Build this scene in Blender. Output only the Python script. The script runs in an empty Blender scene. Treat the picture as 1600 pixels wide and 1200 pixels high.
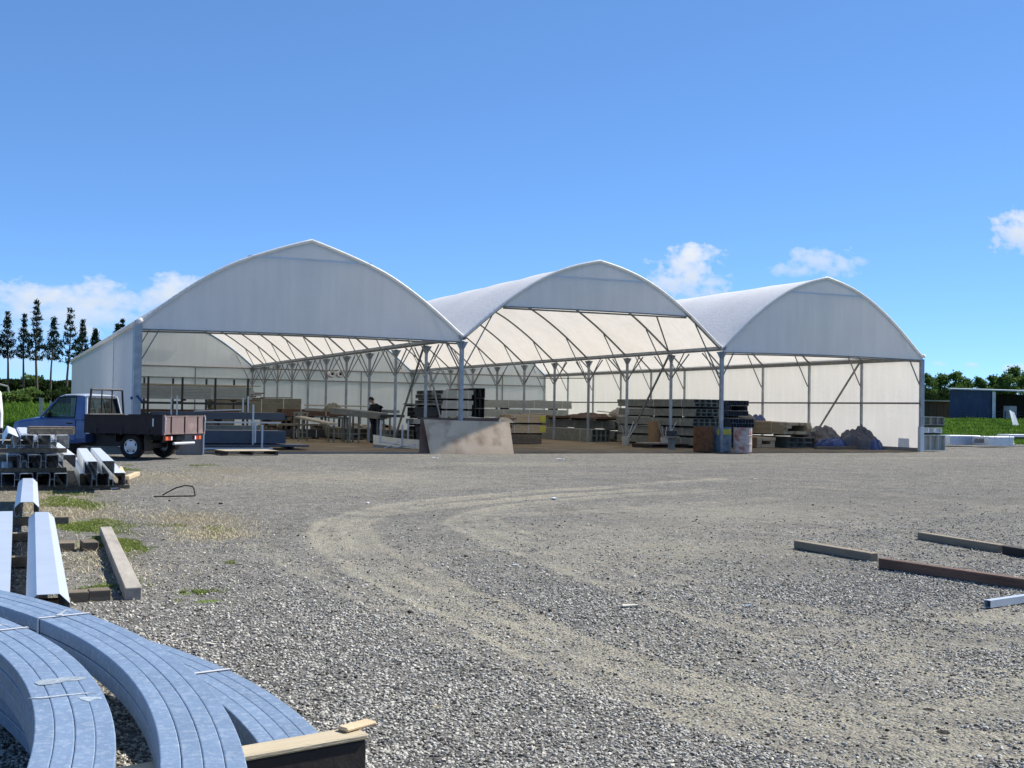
import bpy, math, random
import numpy as np
from mathutils import Vector, Matrix
R = math.radians
rng = np.random.default_rng(7)
random.seed(7)
S = bpy.context.scene
COL = S.collection

# ------------------------------------------------------------------ survey of the place (camera pose solved from the yard's vanishing points)
HC = 1.45
def _n(v):
    v = np.array(v, float); return v / np.linalg.norm(v)
V1, V2 = (4., 626.), (4950., 702.7)
FP = math.sqrt(-((V2[0]-800)*(V1[0]-800)+(V2[1]-600)*(V1[1]-600)))
_ex = _n((V2[0]-800, -(V2[1]-600), -FP)); _ey = _n((V1[0]-800, -(V1[1]-600), -FP)); _ez = np.cross(_ex, _ey)
MC = np.array([_ex, _ey, _ez])
def ray(x, y): return MC @ np.array([(x-800)/FP, -(y-600)/FP, -1.])
def atz(x, y, z=0.):
    d = ray(x, y); p = np.array([0, 0, HC]) + d*(z-HC)/d[2]; return Vector(p)
def aty(x, y, Y):
    d = ray(x, y); p = np.array([0, 0, HC]) + d*Y/d[1]; return Vector(p)
def gxy(pts): return [atz(x, y)[:2] for x, y in pts]

# ------------------------------------------------------------------ camera, sky, sun, exposure
cam = bpy.data.cameras.new('camera'); co = bpy.data.objects.new('camera', cam); COL.objects.link(co)
co.matrix_world = Matrix.Translation((0, 0, HC)) @ Matrix(MC.tolist()).to_4x4()
cam.sensor_width = 36; cam.lens = FP/1600*36; cam.clip_end = 6000; cam.clip_start = .05
S.camera = co
SUN_EL, SUN_AZ = 47., 4.0          # azimuth from +X towards +Y
S.view_settings.view_transform = 'Standard'; S.view_settings.look = 'None'
S.view_settings.exposure = 1.22; S.view_settings.gamma = 1
S.cycles.use_denoising = True
S.cycles.max_bounces = 8; S.cycles.transparent_max_bounces = 12

W = bpy.data.worlds.new('World'); S.world = W; W.use_nodes = True
def nt_math(nt, op, a, b=None, c=None, clamp=False):
    n = nt.nodes.new('ShaderNodeMath'); n.operation = op; n.use_clamp = clamp
    for i, v in enumerate((a, b, c)):
        if v is None: continue
        if isinstance(v, (int, float)): n.inputs[i].default_value = v
        else: nt.links.new(v, n.inputs[i])
    return n.outputs[0]
def world():
    nt = W.node_tree; nt.nodes.clear(); L = nt.links.new
    sky = nt.nodes.new('ShaderNodeTexSky'); sky.sky_type = 'NISHITA'; sky.sun_disc = False
    sky.sun_elevation = R(SUN_EL); sky.sun_rotation = R(90-SUN_AZ)
    sky.air_density = .6; sky.dust_density = 0.0; sky.ozone_density = 4.0; sky.altitude = 2000
    hs = nt.nodes.new('ShaderNodeHueSaturation'); hs.inputs['Saturation'].default_value = 1.10
    ga = nt.nodes.new('ShaderNodeGamma'); ga.inputs[1].default_value = .65; L(sky.outputs[0], ga.inputs[0]); L(ga.outputs[0], hs.inputs['Color'])
    tn = nt.nodes.new('ShaderNodeVectorMath'); tn.operation = 'MULTIPLY'; tn.inputs[1].default_value = (.735, 1.05, 1.38); L(hs.outputs[0], tn.inputs[0])
    b1 = nt.nodes.new('ShaderNodeBackground'); b1.inputs[1].default_value = 0.11; L(tn.outputs[0], b1.inputs[0])
    tc = nt.nodes.new('ShaderNodeTexCoord'); sp = nt.nodes.new('ShaderNodeSeparateXYZ'); L(tc.outputs['Generated'], sp.inputs[0])
    x, y, z = sp.outputs
    ysafe = nt_math(nt, 'MAXIMUM', y, .02)
    u = nt_math(nt, 'DIVIDE', x, ysafe); v = nt_math(nt, 'DIVIDE', z, ysafe)
    cb = nt.nodes.new('ShaderNodeCombineXYZ'); L(u, cb.inputs[0]); L(v, cb.inputs[1])
    def noise(scale, det, vec, off=0, rough=.55):
        n = nt.nodes.new('ShaderNodeTexNoise'); n.inputs['Scale'].default_value = scale
        n.inputs['Detail'].default_value = det; n.inputs['Roughness'].default_value = rough
        mp = nt.nodes.new('ShaderNodeMapping'); mp.inputs['Location'].default_value = (off, off*.7, 0)
        mp.inputs['Scale'].default_value = (1, 1.5, 1)
        L(vec, mp.inputs[0]); L(mp.outputs[0], n.inputs[0]); return n.outputs[0]
    n1 = noise(26, 7, cb.outputs[0]); n2 = noise(75, 5, cb.outputs[0], 3.); n3 = noise(9, 5, cb.outputs[0], 8.)
    nn = nt_math(nt, 'ADD', nt_math(nt, 'MULTIPLY', n1, .7), nt_math(nt, 'MULTIPLY', n2, .3))
    tot = None; shade = None
    def uv(px, py):
        d = ray(px, py); return d[0]/d[1], d[2]/d[1]
    # clouds low over the horizon: (px, py, half width, half height, density, softness)
    CL = [(1075, 428, 66, 44, 1.0, .30), (1045, 442, 40, 20, .8, .3), (1290, 408, 62, 24, .72, .42), (1240, 424, 40, 14, .6, .5), (1345, 408, 22, 10, .45, .5),
          (1592, 362, 52, 38, 1.0, .35), (1519, 569, 16, 7, .7, .5), (1588, 576, 26, 9, .7, .5), (1470, 569, 14, 5, .45, .5),
          (60, 466, 80, 34, 1., .45), (185, 468, 90, 36, 1.0, .45), (262, 462, 70, 32, 1., .45), (325, 455, 46, 24, .85, .4), (120, 494, 180, 30, .8, .6),
          (40, 515, 90, 26, .45, .7), (140, 518, 30, 14, .8, .5), (40, 565, 120, 30, .4, .8), (-90, 470, 90, 40, .8, .5),
          (1720, 420, 90, 40, .8, .5), (1900, 470, 130, 36, .8, .5), (-260, 440, 120, 40, .9, .5)]
    for px, py, a, b, dens, soft in CL:
        u0, v0 = uv(px, py); u1, _ = uv(px+a, py); _, v1 = uv(px, py-b)
        du = nt_math(nt, 'DIVIDE', nt_math(nt, 'SUBTRACT', u, u0), abs(u1-u0)); dv = nt_math(nt, 'DIVIDE', nt_math(nt, 'SUBTRACT', v, v0), abs(v1-v0))
        d = nt_math(nt, 'SQRT', nt_math(nt, 'ADD', nt_math(nt, 'MULTIPLY', du, du), nt_math(nt, 'MULTIPLY', dv, dv)))
        f = nt_math(nt, 'ADD', nt_math(nt, 'SUBTRACT', 1.0, d), nt_math(nt, 'MULTIPLY', nt_math(nt, 'SUBTRACT', nn, .52), 3.6))
        f = nt_math(nt, 'DIVIDE', f, soft+.55, clamp=True)
        f = nt_math(nt, 'MULTIPLY', nt_math(nt, 'MULTIPLY', f, nt_math(nt, 'SUBTRACT', 2.0, f)), dens)
        f = nt_math(nt, 'MULTIPLY', f, nt_math(nt, 'GREATER_THAN', nt_math(nt, 'SUBTRACT', 2.2, d), 0))
        s = nt_math(nt, 'MULTIPLY', f, nt_math(nt, 'MULTIPLY_ADD', dv, .32, .68, clamp=True))
        tot = f if tot is None else nt_math(nt, 'MAXIMUM', tot, f)
        shade = s if shade is None else nt_math(nt, 'MAXIMUM', shade, s)
    front = nt_math(nt, 'GREATER_THAN', y, .03)
    tot = nt_math(nt, 'MULTIPLY', tot, front, clamp=True)
    # scattered cumulus continues unseen behind the camera, made denser to add fill on the gables
    gen = nt.nodes.new('ShaderNodeTexNoise'); gen.inputs['Scale'].default_value = 5; gen.inputs['Detail'].default_value = 7
    L(tc.outputs['Generated'], gen.inputs[0])
    low = nt_math(nt, 'MULTIPLY', nt_math(nt, 'GREATER_THAN', z, 0.0), nt_math(nt, 'SUBTRACT', 1.0, nt_math(nt, 'MULTIPLY', z, 2.0), clamp=True))
    g = nt_math(nt, 'MULTIPLY', nt_math(nt, 'MULTIPLY', nt_math(nt, 'SUBTRACT', gen.outputs[0], .50), 9, clamp=True), low)
    g = nt_math(nt, 'MULTIPLY', g, nt_math(nt, 'SUBTRACT', 1.0, front))
    tot = nt_math(nt, 'MAXIMUM', tot, g)
    ratio = nt_math(nt, 'DIVIDE', shade, nt_math(nt, 'MAXIMUM', tot, .02), clamp=True)
    ratio = nt_math(nt, 'MAXIMUM', ratio, nt_math(nt, 'MULTIPLY', n1, .9))
    cr = nt.nodes.new('ShaderNodeMix'); cr.data_type = 'RGBA'
    cr.inputs[6].default_value = (.42, .60, .85, 1); cr.inputs[7].default_value = (.93, .95, .98, 1); L(ratio, cr.inputs[0])
    b2 = nt.nodes.new('ShaderNodeBackground'); L(cr.outputs[2], b2.inputs[0]); b2.inputs[1].default_value = .42
    mx = nt.nodes.new('ShaderNodeMixShader'); L(nt_math(nt, 'MULTIPLY', tot, .93), mx.inputs[0]); L(b1.outputs[0], mx.inputs[1]); L(b2.outputs[0], mx.inputs[2])
    out = nt.nodes.new('ShaderNodeOutputWorld'); L(mx.outputs[0], out.inputs[0])
world()
sl = bpy.data.lights.new('sun', 'SUN'); sl.energy = 3.6; sl.angle = R(.5); sl.color = (1, .955, .88)
so = bpy.data.objects.new('sun', sl); COL.objects.link(so)
sd = Vector((math.cos(R(SUN_EL))*math.cos(R(SUN_AZ)), math.cos(R(SUN_EL))*math.sin(R(SUN_AZ)), math.sin(R(SUN_EL))))
so.rotation_euler = sd.to_track_quat('Z', 'Y').to_euler(); so.location = sd*60

# ------------------------------------------------------------------ materials
def mat(name, col, rough=.8, metal=0., var=.15, scale=6., col2=None, bump=0., bscale=None, stretch=(1, 1, 1), spec=.3, detail=5, contrast=.25, stain=None, sscale=2., samt=.5, coords='Object'):
    m = bpy.data.materials.new(name); m.use_nodes = True; nt = m.node_tree; L = nt.links.new
    p = nt.nodes['Principled BSDF']
    p.inputs['Roughness'].default_value = rough; p.inputs['Metallic'].default_value = metal
    p.inputs['Specular IOR Level'].default_value = spec
    tc = nt.nodes.new('ShaderNodeTexCoord'); mp = nt.nodes.new('ShaderNodeMapping'); mp.inputs['Scale'].default_value = stretch
    L(tc.outputs[coords], mp.inputs[0])
    oi = nt.nodes.new('ShaderNodeObjectInfo')
    mp2 = nt.nodes.new('ShaderNodeVectorMath'); mp2.operation = 'ADD'; L(mp.outputs[0], mp2.inputs[0])
    cx = nt.nodes.new('ShaderNodeCombineXYZ'); L(nt_math(nt, 'MULTIPLY', oi.outputs['Random'], 40), cx.inputs[0]); L(cx.outputs[0], mp2.inputs[1])
    n = nt.nodes.new('ShaderNodeTexNoise'); n.inputs['Scale'].default_value = scale; n.inputs['Detail'].default_value = detail
    L(mp2.outputs[0], n.inputs[0])
    rp = nt.nodes.new('ShaderNodeValToRGB'); rp.color_ramp.elements[0].position = .5-contrast; rp.color_ramp.elements[1].position = .5+contrast
    c2 = col2 or tuple(c*(1+var) for c in col); c1 = col if col2 else tuple(c*(1-var) for c in col)
    rp.color_ramp.elements[0].color = (*c1, 1); rp.color_ramp.elements[1].color = (*c2, 1)
    L(n.outputs[0], rp.inputs[0]); out = rp.outputs[0]
    if stain:
        n2 = nt.nodes.new('ShaderNodeTexNoise'); n2.inputs['Scale'].default_value = sscale; n2.inputs['Detail'].default_value = 6; L(mp2.outputs[0], n2.inputs[0])
        mk = nt_math(nt, 'MULTIPLY', nt_math(nt, 'MULTIPLY', nt_math(nt, 'SUBTRACT', n2.outputs[0], .5), 7, clamp=True), samt)
        mx = nt.nodes.new('ShaderNodeMix'); mx.data_type = 'RGBA'; L(mk, mx.inputs[0]); L(out, mx.inputs[6]); mx.inputs[7].default_value = (*stain, 1); out = mx.outputs[2]
    hv = nt.nodes.new('ShaderNodeHueSaturation'); L(out, hv.inputs['Color']); L(nt_math(nt, 'MULTIPLY_ADD', oi.outputs['Random'], var*.9, 1-var*.45), hv.inputs['Value'])
    L(hv.outputs[0], p.inputs['Base Color'])
    if bump:
        nb = nt.nodes.new('ShaderNodeTexNoise'); nb.inputs['Scale'].default_value = bscale or scale*3; nb.inputs['Detail'].default_value = 6; L(mp2.outputs[0], nb.inputs[0])
        b = nt.nodes.new('ShaderNodeBump'); b.inputs['Strength'].default_value = bump; b.inputs['Distance'].default_value = .02
        L(nb.outputs[0], b.inputs['Height']); L(b.outputs[0], p.inputs['Normal'])
    return m

def fabric_mat():
    m = bpy.data.materials.new('woven_film'); m.use_nodes = True; nt = m.node_tree; L = nt.links.new; nt.nodes.clear()
    out = nt.nodes.new('ShaderNodeOutputMaterial')
    d = nt.nodes.new('ShaderNodeBsdfDiffuse'); t = nt.nodes.new('ShaderNodeBsdfTranslucent'); g = nt.nodes.new('ShaderNodeBsdfGlossy')
    tc = nt.nodes.new('ShaderNodeTexCoord'); n = nt.nodes.new('ShaderNodeTexNoise'); n.inputs['Scale'].default_value = .7; n.inputs['Detail'].default_value = 6; L(tc.outputs['Object'], n.inputs[0])
    # dirt streaks that run down the cover
    mp = nt.nodes.new('ShaderNodeMapping'); mp.inputs['Scale'].default_value = (3., 3., .25); L(tc.outputs['Object'], mp.inputs[0])
    n2 = nt.nodes.new('ShaderNodeTexNoise'); n2.inputs['Scale'].default_value = 1.6; n2.inputs['Detail'].default_value = 7; L(mp.outputs[0], n2.inputs[0])
    k = nt_math(nt, 'ADD', nt_math(nt, 'MULTIPLY', n.outputs[0], .5), nt_math(nt, 'MULTIPLY', n2.outputs[0], .5))
    rp = nt.nodes.new('ShaderNodeValToRGB'); rp.color_ramp.elements[0].position = .3; rp.color_ramp.elements[1].position = .62
    rp.color_ramp.elements[0].color = (.82, .835, .85, 1); rp.color_ramp.elements[1].color = (.90, .91, .925, 1); L(k, rp.inputs[0])
    rp2 = nt.nodes.new('ShaderNodeValToRGB'); rp2.color_ramp.elements[0].position = .3; rp2.color_ramp.elements[1].position = .62
    rp2.color_ramp.elements[0].color = (.66, .62, .555, 1); rp2.color_ramp.elements[1].color = (.77, .73, .66, 1); L(k, rp2.inputs[0])
    L(rp.outputs[0], d.inputs[0]); L(rp2.outputs[0], t.inputs[0]); g.inputs['Roughness'].default_value = .42; g.inputs[0].default_value = (.7, .7, .7, 1)
    # woven crinkle
    w = nt.nodes.new('ShaderNodeTexNoise'); w.inputs['Scale'].default_value = 9; w.inputs['Detail'].default_value = 4; L(tc.outputs['Object'], w.inputs[0])
    b = nt.nodes.new('ShaderNodeBump'); b.inputs['Strength'].default_value = .35; b.inputs['Distance'].default_value = .04; L(w.outputs[0], b.inputs['Height'])
    for q in (d, t, g): L(b.outputs[0], q.inputs['Normal'])
    a = nt.nodes.new('ShaderNodeMixShader'); a.inputs[0].default_value = .38; L(d.outputs[0], a.inputs[1]); L(t.outputs[0], a.inputs[2])
    c = nt.nodes.new('ShaderNodeMixShader'); c.inputs[0].default_value = .05; L(a.outputs[0], c.inputs[1]); L(g.outputs[0], c.inputs[2])
    L(c.outputs[0], out.inputs[0]); return m

def glass_mat():
    m = bpy.data.materials.new('vehicle_glass'); m.use_nodes = True; nt = m.node_tree; L = nt.links.new; nt.nodes.clear()
    out = nt.nodes.new('ShaderNodeOutputMaterial'); t = nt.nodes.new('ShaderNodeBsdfTransparent'); t.inputs[0].default_value = (.62, .70, .68, 1)
    g = nt.nodes.new('ShaderNodeBsdfGlossy'); g.inputs['Roughness'].default_value = .03
    fr = nt.nodes.new('ShaderNodeLayerWeight'); fr.inputs[0].default_value = .3
    x = nt.nodes.new('ShaderNodeMixShader'); L(nt_math(nt, 'MULTIPLY_ADD', nt_math(nt, 'POWER', fr.outputs[1], 3.), .5, .04, clamp=True), x.inputs[0]); L(t.outputs[0], x.inputs[1]); L(g.outputs[0], x.inputs[2]); L(x.outputs[0], out.inputs[0])
    return m

def leaf_mat(name, c1, c2, trans=.3):
    m = bpy.data.materials.new(name); m.use_nodes = True; nt = m.node_tree; L = nt.links.new; nt.nodes.clear()
    out = nt.nodes.new('ShaderNodeOutputMaterial'); d = nt.nodes.new('ShaderNodeBsdfDiffuse'); t = nt.nodes.new('ShaderNodeBsdfTranslucent')
    at = nt.nodes.new('ShaderNodeAttribute'); at.attribute_name = 'tone'
    mx = nt.nodes.new('ShaderNodeMix'); mx.data_type = 'RGBA'; L(at.outputs['Fac'], mx.inputs[0]); mx.inputs[6].default_value = (*c1, 1); mx.inputs[7].default_value = (*c2, 1)
    L(mx.outputs[2], d.inputs[0]); L(mx.outputs[2], t.inputs[0])
    x = nt.nodes.new('ShaderNodeMixShader'); x.inputs[0].default_value = trans; L(d.outputs[0], x.inputs[1]); L(t.outputs[0], x.inputs[2]); L(x.outputs[0], out.inputs[0])
    return m

def gravel_mat():
    m = bpy.data.materials.new('yard_gravel'); m.use_nodes = True; nt = m.node_tree; L = nt.links.new
    p = nt.nodes['Principled BSDF']; p.inputs['Roughness'].default_value = .95; p.inputs['Specular IOR Level'].default_value = .05
    tc = nt.nodes.new('ShaderNodeTexCoord'); O = tc.outputs['Object']
    def noise(s, d=4, rough=.6, vec=O):
        n = nt.nodes.new('ShaderNodeTexNoise'); n.inputs['Scale'].default_value = s; n.inputs['Detail'].default_value = d; n.inputs['Roughness'].default_value = rough; L(vec, n.inputs[0]); return n.outputs[0]
    def vor(s, rnd=1.):
        v = nt.nodes.new('ShaderNodeTexVoronoi'); v.inputs['Scale'].default_value = s; v.inputs['Randomness'].default_value = rnd; L(O, v.inputs[0]); return v
    def attr(n):
        a = nt.nodes.new('ShaderNodeAttribute'); a.attribute_name = n; return a.outputs['Fac']
    def mix(f, a, b):
        x = nt.nodes.new('ShaderNodeMix'); x.data_type = 'RGBA'
        if isinstance(f, float): x.inputs[0].default_value = f
        else: L(f, x.inputs[0])
        for i, q in ((6, a), (7, b)):
            if isinstance(q, tuple): x.inputs[i].default_value = (*q, 1)
            else: L(q, x.inputs[i])
        return x.outputs[2]
    v1 = vor(62); v2 = vor(24); v3 = vor(9)
    def sep(v):
        s = nt.nodes.new('ShaderNodeSeparateColor'); L(v.outputs['Color'], s.inputs[0]); return s.outputs
    s1 = sep(v1); s2 = sep(v2); s3 = sep(v3)
    def ramp(f, pts):
        r = nt.nodes.new('ShaderNodeValToRGB'); e = r.color_ramp.elements
        e[0].position = pts[0][0]; e[0].color = (*pts[0][1], 1); e[1].position = pts[-1][0]; e[1].color = (*pts[-1][1], 1)
        for q, c in pts[1:-1]:
            n = e.new(q); n.color = (*c, 1)
        L(f, r.inputs[0]); return r.outputs[0]
    st = ramp(s1[0], [(0, (.05, .048, .044)), (.3, (.17, .164, .147)), (.7, (.275, .265, .237)), (.93, (.37, .355, .32)), (1, (.60, .58, .53))])
    st2 = ramp(s2[1], [(0, (.07, .067, .061)), (.4, (.175, .168, .150)), (.8, (.255, .245, .219)), (1, (.46, .445, .40))])
    gr = mix(.42, st, st2)
    # patchy fine-scale light and dark
    big = noise(1.1, 8, .65); mid = noise(5., 6, .7)
    tone = nt_math(nt, 'MULTIPLY_ADD', nt_math(nt, 'ADD', big, mid), .9, .10)
    hv = nt.nodes.new('ShaderNodeHueSaturation'); L(gr, hv.inputs['Color']); L(tone, hv.inputs['Value']); gr = hv.outputs[0]
    gap = nt_math(nt, 'MULTIPLY', nt_math(nt, 'SUBTRACT', v1.outputs['Distance'], .38), 3., clamp=True)
    gr = mix(nt_math(nt, 'MULTIPLY', gap, .55), gr, (.06, .058, .055))
    # fine dust, driven by the worn tracks
    sa = nt_math(nt, 'ADD', attr('sand'), nt_math(nt, 'MULTIPLY', nt_math(nt, 'SUBTRACT', noise(2.6, 9, .72), .5), 1.7))
    sa = nt_math(nt, 'MULTIPLY', nt_math(nt, 'SUBTRACT', sa, .10), 1.35, clamp=True)
    dustc = ramp(noise(30, 6, .75), [(.3, (.28, .257, .196)), (.7, (.44, .408, .312))])
    keep = nt_math(nt, 'SUBTRACT', 1., nt_math(nt, 'MULTIPLY', nt_math(nt, 'GREATER_THAN', s1[2], .62), .75))
    out = mix(nt_math(nt, 'MULTIPLY', nt_math(nt, 'MULTIPLY', sa, keep), .86), gr, dustc)
    # brown soil with dry straw
    so_ = nt_math(nt, 'ADD', attr('soil'), nt_math(nt, 'MULTIPLY', nt_math(nt, 'SUBTRACT', noise(3.4, 8, .7), .5), 1.5))
    so_ = nt_math(nt, 'MULTIPLY', nt_math(nt, 'SUBTRACT', so_, .3), 1.8, clamp=True)
    soilc = ramp(noise(16, 8, .8), [(.25, (.10, .085, .06)), (.5, (.21, .18, .125)), (.75, (.40, .35, .24))])
    out = mix(nt_math(nt, 'MULTIPLY', so_, .85), out, soilc)
    gs = nt_math(nt, 'ADD', attr('moss'), nt_math(nt, 'MULTIPLY', nt_math(nt, 'SUBTRACT', noise(7, 8, .75), .5), 1.5))
    gs = nt_math(nt, 'MULTIPLY', nt_math(nt, 'SUBTRACT', gs, .42), 2.4, clamp=True)
    mossc = ramp(noise(28, 6, .8), [(.3, (.06, .10, .025)), (.7, (.20, .26, .06))])
    out = mix(nt_math(nt, 'MULTIPLY', gs, .9), out, mossc)
    dk = nt_math(nt, 'MULTIPLY', attr('damp'), .5, clamp=True)
    out = mix(dk, out, (.105, .103, .10))
    # odd dark stones
    od = nt_math(nt, 'MULTIPLY', nt_math(nt, 'GREATER_THAN', s3[0], .975), nt_math(nt, 'LESS_THAN', v3.outputs['Distance'], .28))
    out = mix(od, out, (.045, .042, .04))
    L(out, p.inputs['Base Color'])
    h = nt_math(nt, 'ADD', nt_math(nt, 'MULTIPLY', nt_math(nt, 'SUBTRACT', 1., v1.outputs['Distance']), 1.), nt_math(nt, 'MULTIPLY', nt_math(nt, 'SUBTRACT', 1., v2.outputs['Distance']), .9))
    h = nt_math(nt, 'ADD', h, nt_math(nt, 'MULTIPLY', s1[1], .7))
    h = nt_math(nt, 'ADD', h, nt_math(nt, 'MULTIPLY', noise(14, 7, .75), 1.6))
    h = nt_math(nt, 'ADD', h, nt_math(nt, 'MULTIPLY', noise(2.2, 5, .6), 3.))
    b = nt.nodes.new('ShaderNodeBump'); b.inputs['Strength'].default_value = 1.; b.inputs['Distance'].default_value = .014
    L(h, b.inputs['Height']); L(b.outputs[0], p.inputs['Normal'])
    return m

M = {}
M['fabric'] = fabric_mat(); M['glass'] = glass_mat(); M['gravel'] = gravel_mat()
M['galv'] = mat('galvanised_post', (.33, .36, .39), .5, .35, .22, 3., bump=.1, stain=(.46, .49, .52), sscale=5, samt=.5)
M['galvd'] = mat('weathered_frame_tube', (.23, .245, .25), .55, .3, .2, 4., stain=(.35, .30, .20), sscale=3, samt=.3)
M['bow'] = mat('galvanised_bow_steel', (.215, .29, .39), .46, .35, .13, 5., bump=.15, bscale=70, stretch=(1, 1, 1), spec=.5, stain=(.52, .58, .62), sscale=40., samt=.28, contrast=.3, detail=10)
M['bright'] = mat('new_galvanised_sheet', (.47, .52, .58), .40, .30, .06, 4., bump=.05, spec=.5, stain=(.46, .53, .62), sscale=6, samt=.4)
M['rail'] = mat('pale_galvanised_rail', (.60, .63, .66), .4, .3, .08, 8., spec=.5)
M['bluesheet'] = mat('blue_grey_sheet_steel', (.075, .092, .12), .5, .25, .12, 3., spec=.5)
M['greysteel'] = mat('grey_steel_pack', (.205, .22, .20), .6, .1, .15, 5., stain=(.29, .30, .265), sscale=4, samt=.6)
M['palesteel'] = mat('pale_grey_steel_pack', (.37, .395, .375), .6, .15, .12, 5., stain=(.42, .43, .41), sscale=4, samt=.5)
M['darksteel'] = mat('dark_steel', (.05, .055, .06), .6, .2, .25, 6.)
M['olive'] = mat('olive_weathered_steel', (.20, .195, .15), .7, .1, .2, 5., stain=(.24, .22, .16), sscale=4, samt=.6)
M['wood'] = mat('weathered_timber', (.30, .27, .23), .85, 0, .18, 3., col2=(.42, .38, .32), bump=.35, bscale=30, stretch=(6, .7, 6), stain=(.18, .15, .12), sscale=2.5, samt=.4)
M['woodx'] = mat('weathered_timber_crosswise', (.12, .095, .07), .88, 0, .18, 3., col2=(.22, .18, .13), bump=.35, bscale=30, stretch=(.7, 6, 6), stain=(.10, .08, .06), sscale=2.5, samt=.5)
M['freshwood'] = mat('fresh_sawn_timber', (.50, .37, .23), .8, 0, .12, 3., col2=(.62, .48, .31), bump=.2, bscale=30, stretch=(.8, 6, 6), stain=(.40, .28, .16), samt=.4)
M['tanwood'] = mat('tan_timber', (.36, .30, .20), .8, 0, .14, 3., col2=(.47, .40, .28), bump=.25, bscale=30, stretch=(6, .6, 6))
M['oldtan'] = mat('old_tan_bearer', (.17, .14, .10), .85, 0, .14, 3., col2=(.30, .25, .18), bump=.35, bscale=30, stretch=(6, .6, 6), stain=(.12, .09, .06), sscale=3, samt=.5)
M['redwood'] = mat('red_brown_timber', (.085, .05, .035), .8, 0, .18, 3., col2=(.18, .11, .08), bump=.3, bscale=30, stretch=(6, .6, 6))
M['blackwood'] = mat('black_timber', (.035, .028, .024), .8, 0, .2, 4., bump=.3)
M['ply'] = mat('stained_plywood', (.52, .385, .25), .82, 0, .1, 1.6, col2=(.70, .55, .39), bump=.2, bscale=22, stretch=(1, 1, 1), stain=(.24, .145, .10), sscale=1.5, samt=.6)
M['plydark'] = mat('dark_plywood', (.14, .09, .065), .85, 0, .2, 2., bump=.2)
M['carblue'] = mat('car_blue_paint', (.06, .115, .27), .33, .15, .04, 2., spec=.6, stain=(.16, .22, .36), sscale=2., samt=.25)
M['carsilver'] = mat('silver_pillar', (.62, .64, .67), .3, .5, .04, 2., spec=.6)
M['brown'] = mat('maroon_steel_tray', (.028, .020, .021), .6, .1, .12, 4., spec=.3, stain=(.05, .035, .03), sscale=5, samt=.4)
M['pinkbrown'] = mat('dusty_maroon_tailgate', (.20, .145, .14), .65, .1, .1, 4., stain=(.32, .23, .22), sscale=4, samt=.5)
M['black'] = mat('black_paint', (.012, .012, .013), .5, 0, .2, 5., spec=.4)
M['tyre'] = mat('tyre_rubber', (.020, .020, .020), .85, 0, .2, 12., stain=(.07, .06, .05), sscale=8, samt=.5)
M['rim'] = mat('hubcap_silver', (.58, .60, .63), .35, .5, .05, 5.)
M['red'] = mat('red_lamp_lens', (.34, .03, .02), .35, 0, .05, 5., spec=.6)
M['orange'] = mat('orange_lamp_lens', (.55, .13, .03), .3, 0, .05, 5., spec=.6)
M['white'] = mat('white_paint', (.74, .75, .76), .45, 0, .05, 3., stain=(.55, .55, .53), samt=.4)
M['concrete'] = mat('concrete', (.24, .23, .215), .9, 0, .15, 4., bump=.3, stain=(.16, .15, .13), samt=.5)
M['rust'] = mat('rusty_steel', (.10, .045, .022), .85, .1, .3, 6., col2=(.22, .10, .045), bump=.2)
M['rod'] = mat('rusted_rod', (.035, .022, .018), .9, 0, .3, 8.)
M['drumblue'] = mat('grey_blue_drum_paint', (.16, .22, .27), .55, .1, .15, 5., stain=(.34, .38, .40), sscale=4, samt=.7)
M['drumpale'] = mat('peeling_red_white_drum', (.34, .26, .24), .7, 0, .15, 6., col2=(.52, .49, .46), stain=(.28, .07, .045), sscale=4, samt=.8)
M['yellow'] = mat('faded_yellow_label', (.55, .50, .08), .6, 0, .1, 6.)
M['card'] = mat('brown_cardboard', (.33, .20, .10), .85, 0, .08, 5.)
M['tarpgrey'] = mat('grey_tarpaulin', (.085, .085, .10), .5, 0, .35, 3., spec=.5)
M['tarpblue'] = mat('blue_tarpaulin', (.03, .07, .22), .45, 0, .15, 3., spec=.5)
M['tarpblack'] = mat('black_tarpaulin', (.02, .02, .022), .5, 0, .2, 3., spec=.5)
M['sack'] = mat('pale_sacking', (.50, .46, .38), .85, 0, .15, 4.)
M['strap'] = mat('steel_strap', (.62, .60, .58), .5, .3, .08, 8.)
M['soilfloor'] = mat('sawdust_and_soil', (.17, .125, .075), .95, 0, .15, .9, col2=(.30, .235, .15), bump=.6, bscale=20, stain=(.36, .31, .22), sscale=1.1, samt=.6, coords='Object', contrast=.3)
M['field'] = mat('pasture', (.04, .085, .012), .95, 0, .1, .15, col2=(.085, .145, .028), bump=.8, bscale=2., stain=(.14, .15, .05), sscale=.3, samt=.5, detail=9)
M['bark'] = mat('bark', (.10, .08, .06), .9, 0, .2, 8., bump=.3)
M['skin'] = mat('skin', (.42, .25, .18), .6, 0, .05, 5.)
M['hair'] = mat('dark_hair', (.012, .010, .009), .7, 0, .1, 30.)
M['jacket'] = mat('black_sweater', (.012, .012, .016), .9, 0, .2, 12., bump=.2)
M['jeans'] = mat('dark_jeans', (.03, .04, .065), .9, 0, .2, 12.)
M['navyiron'] = mat('navy_corrugated_iron', (.032, .055, .115), .55, .1, .12, 1.2, stain=(.06, .09, .15), sscale=1, samt=.5)
M['ironroof'] = mat('galvanised_iron_roof', (.45, .49, .53), .5, .35, .12, 1.2)
M['brownshed'] = mat('brown_board_wall', (.10, .065, .045), .85, 0, .2, 1.5)
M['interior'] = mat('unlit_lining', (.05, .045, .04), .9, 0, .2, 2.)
M['dryveg'] = mat('dry_grass_stem', (.42, .36, .22), .9, 0, .15, 5.)
M['leafA'] = leaf_mat('broad_leaves', (.045, .09, .02), (.17, .25, .07))
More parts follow.
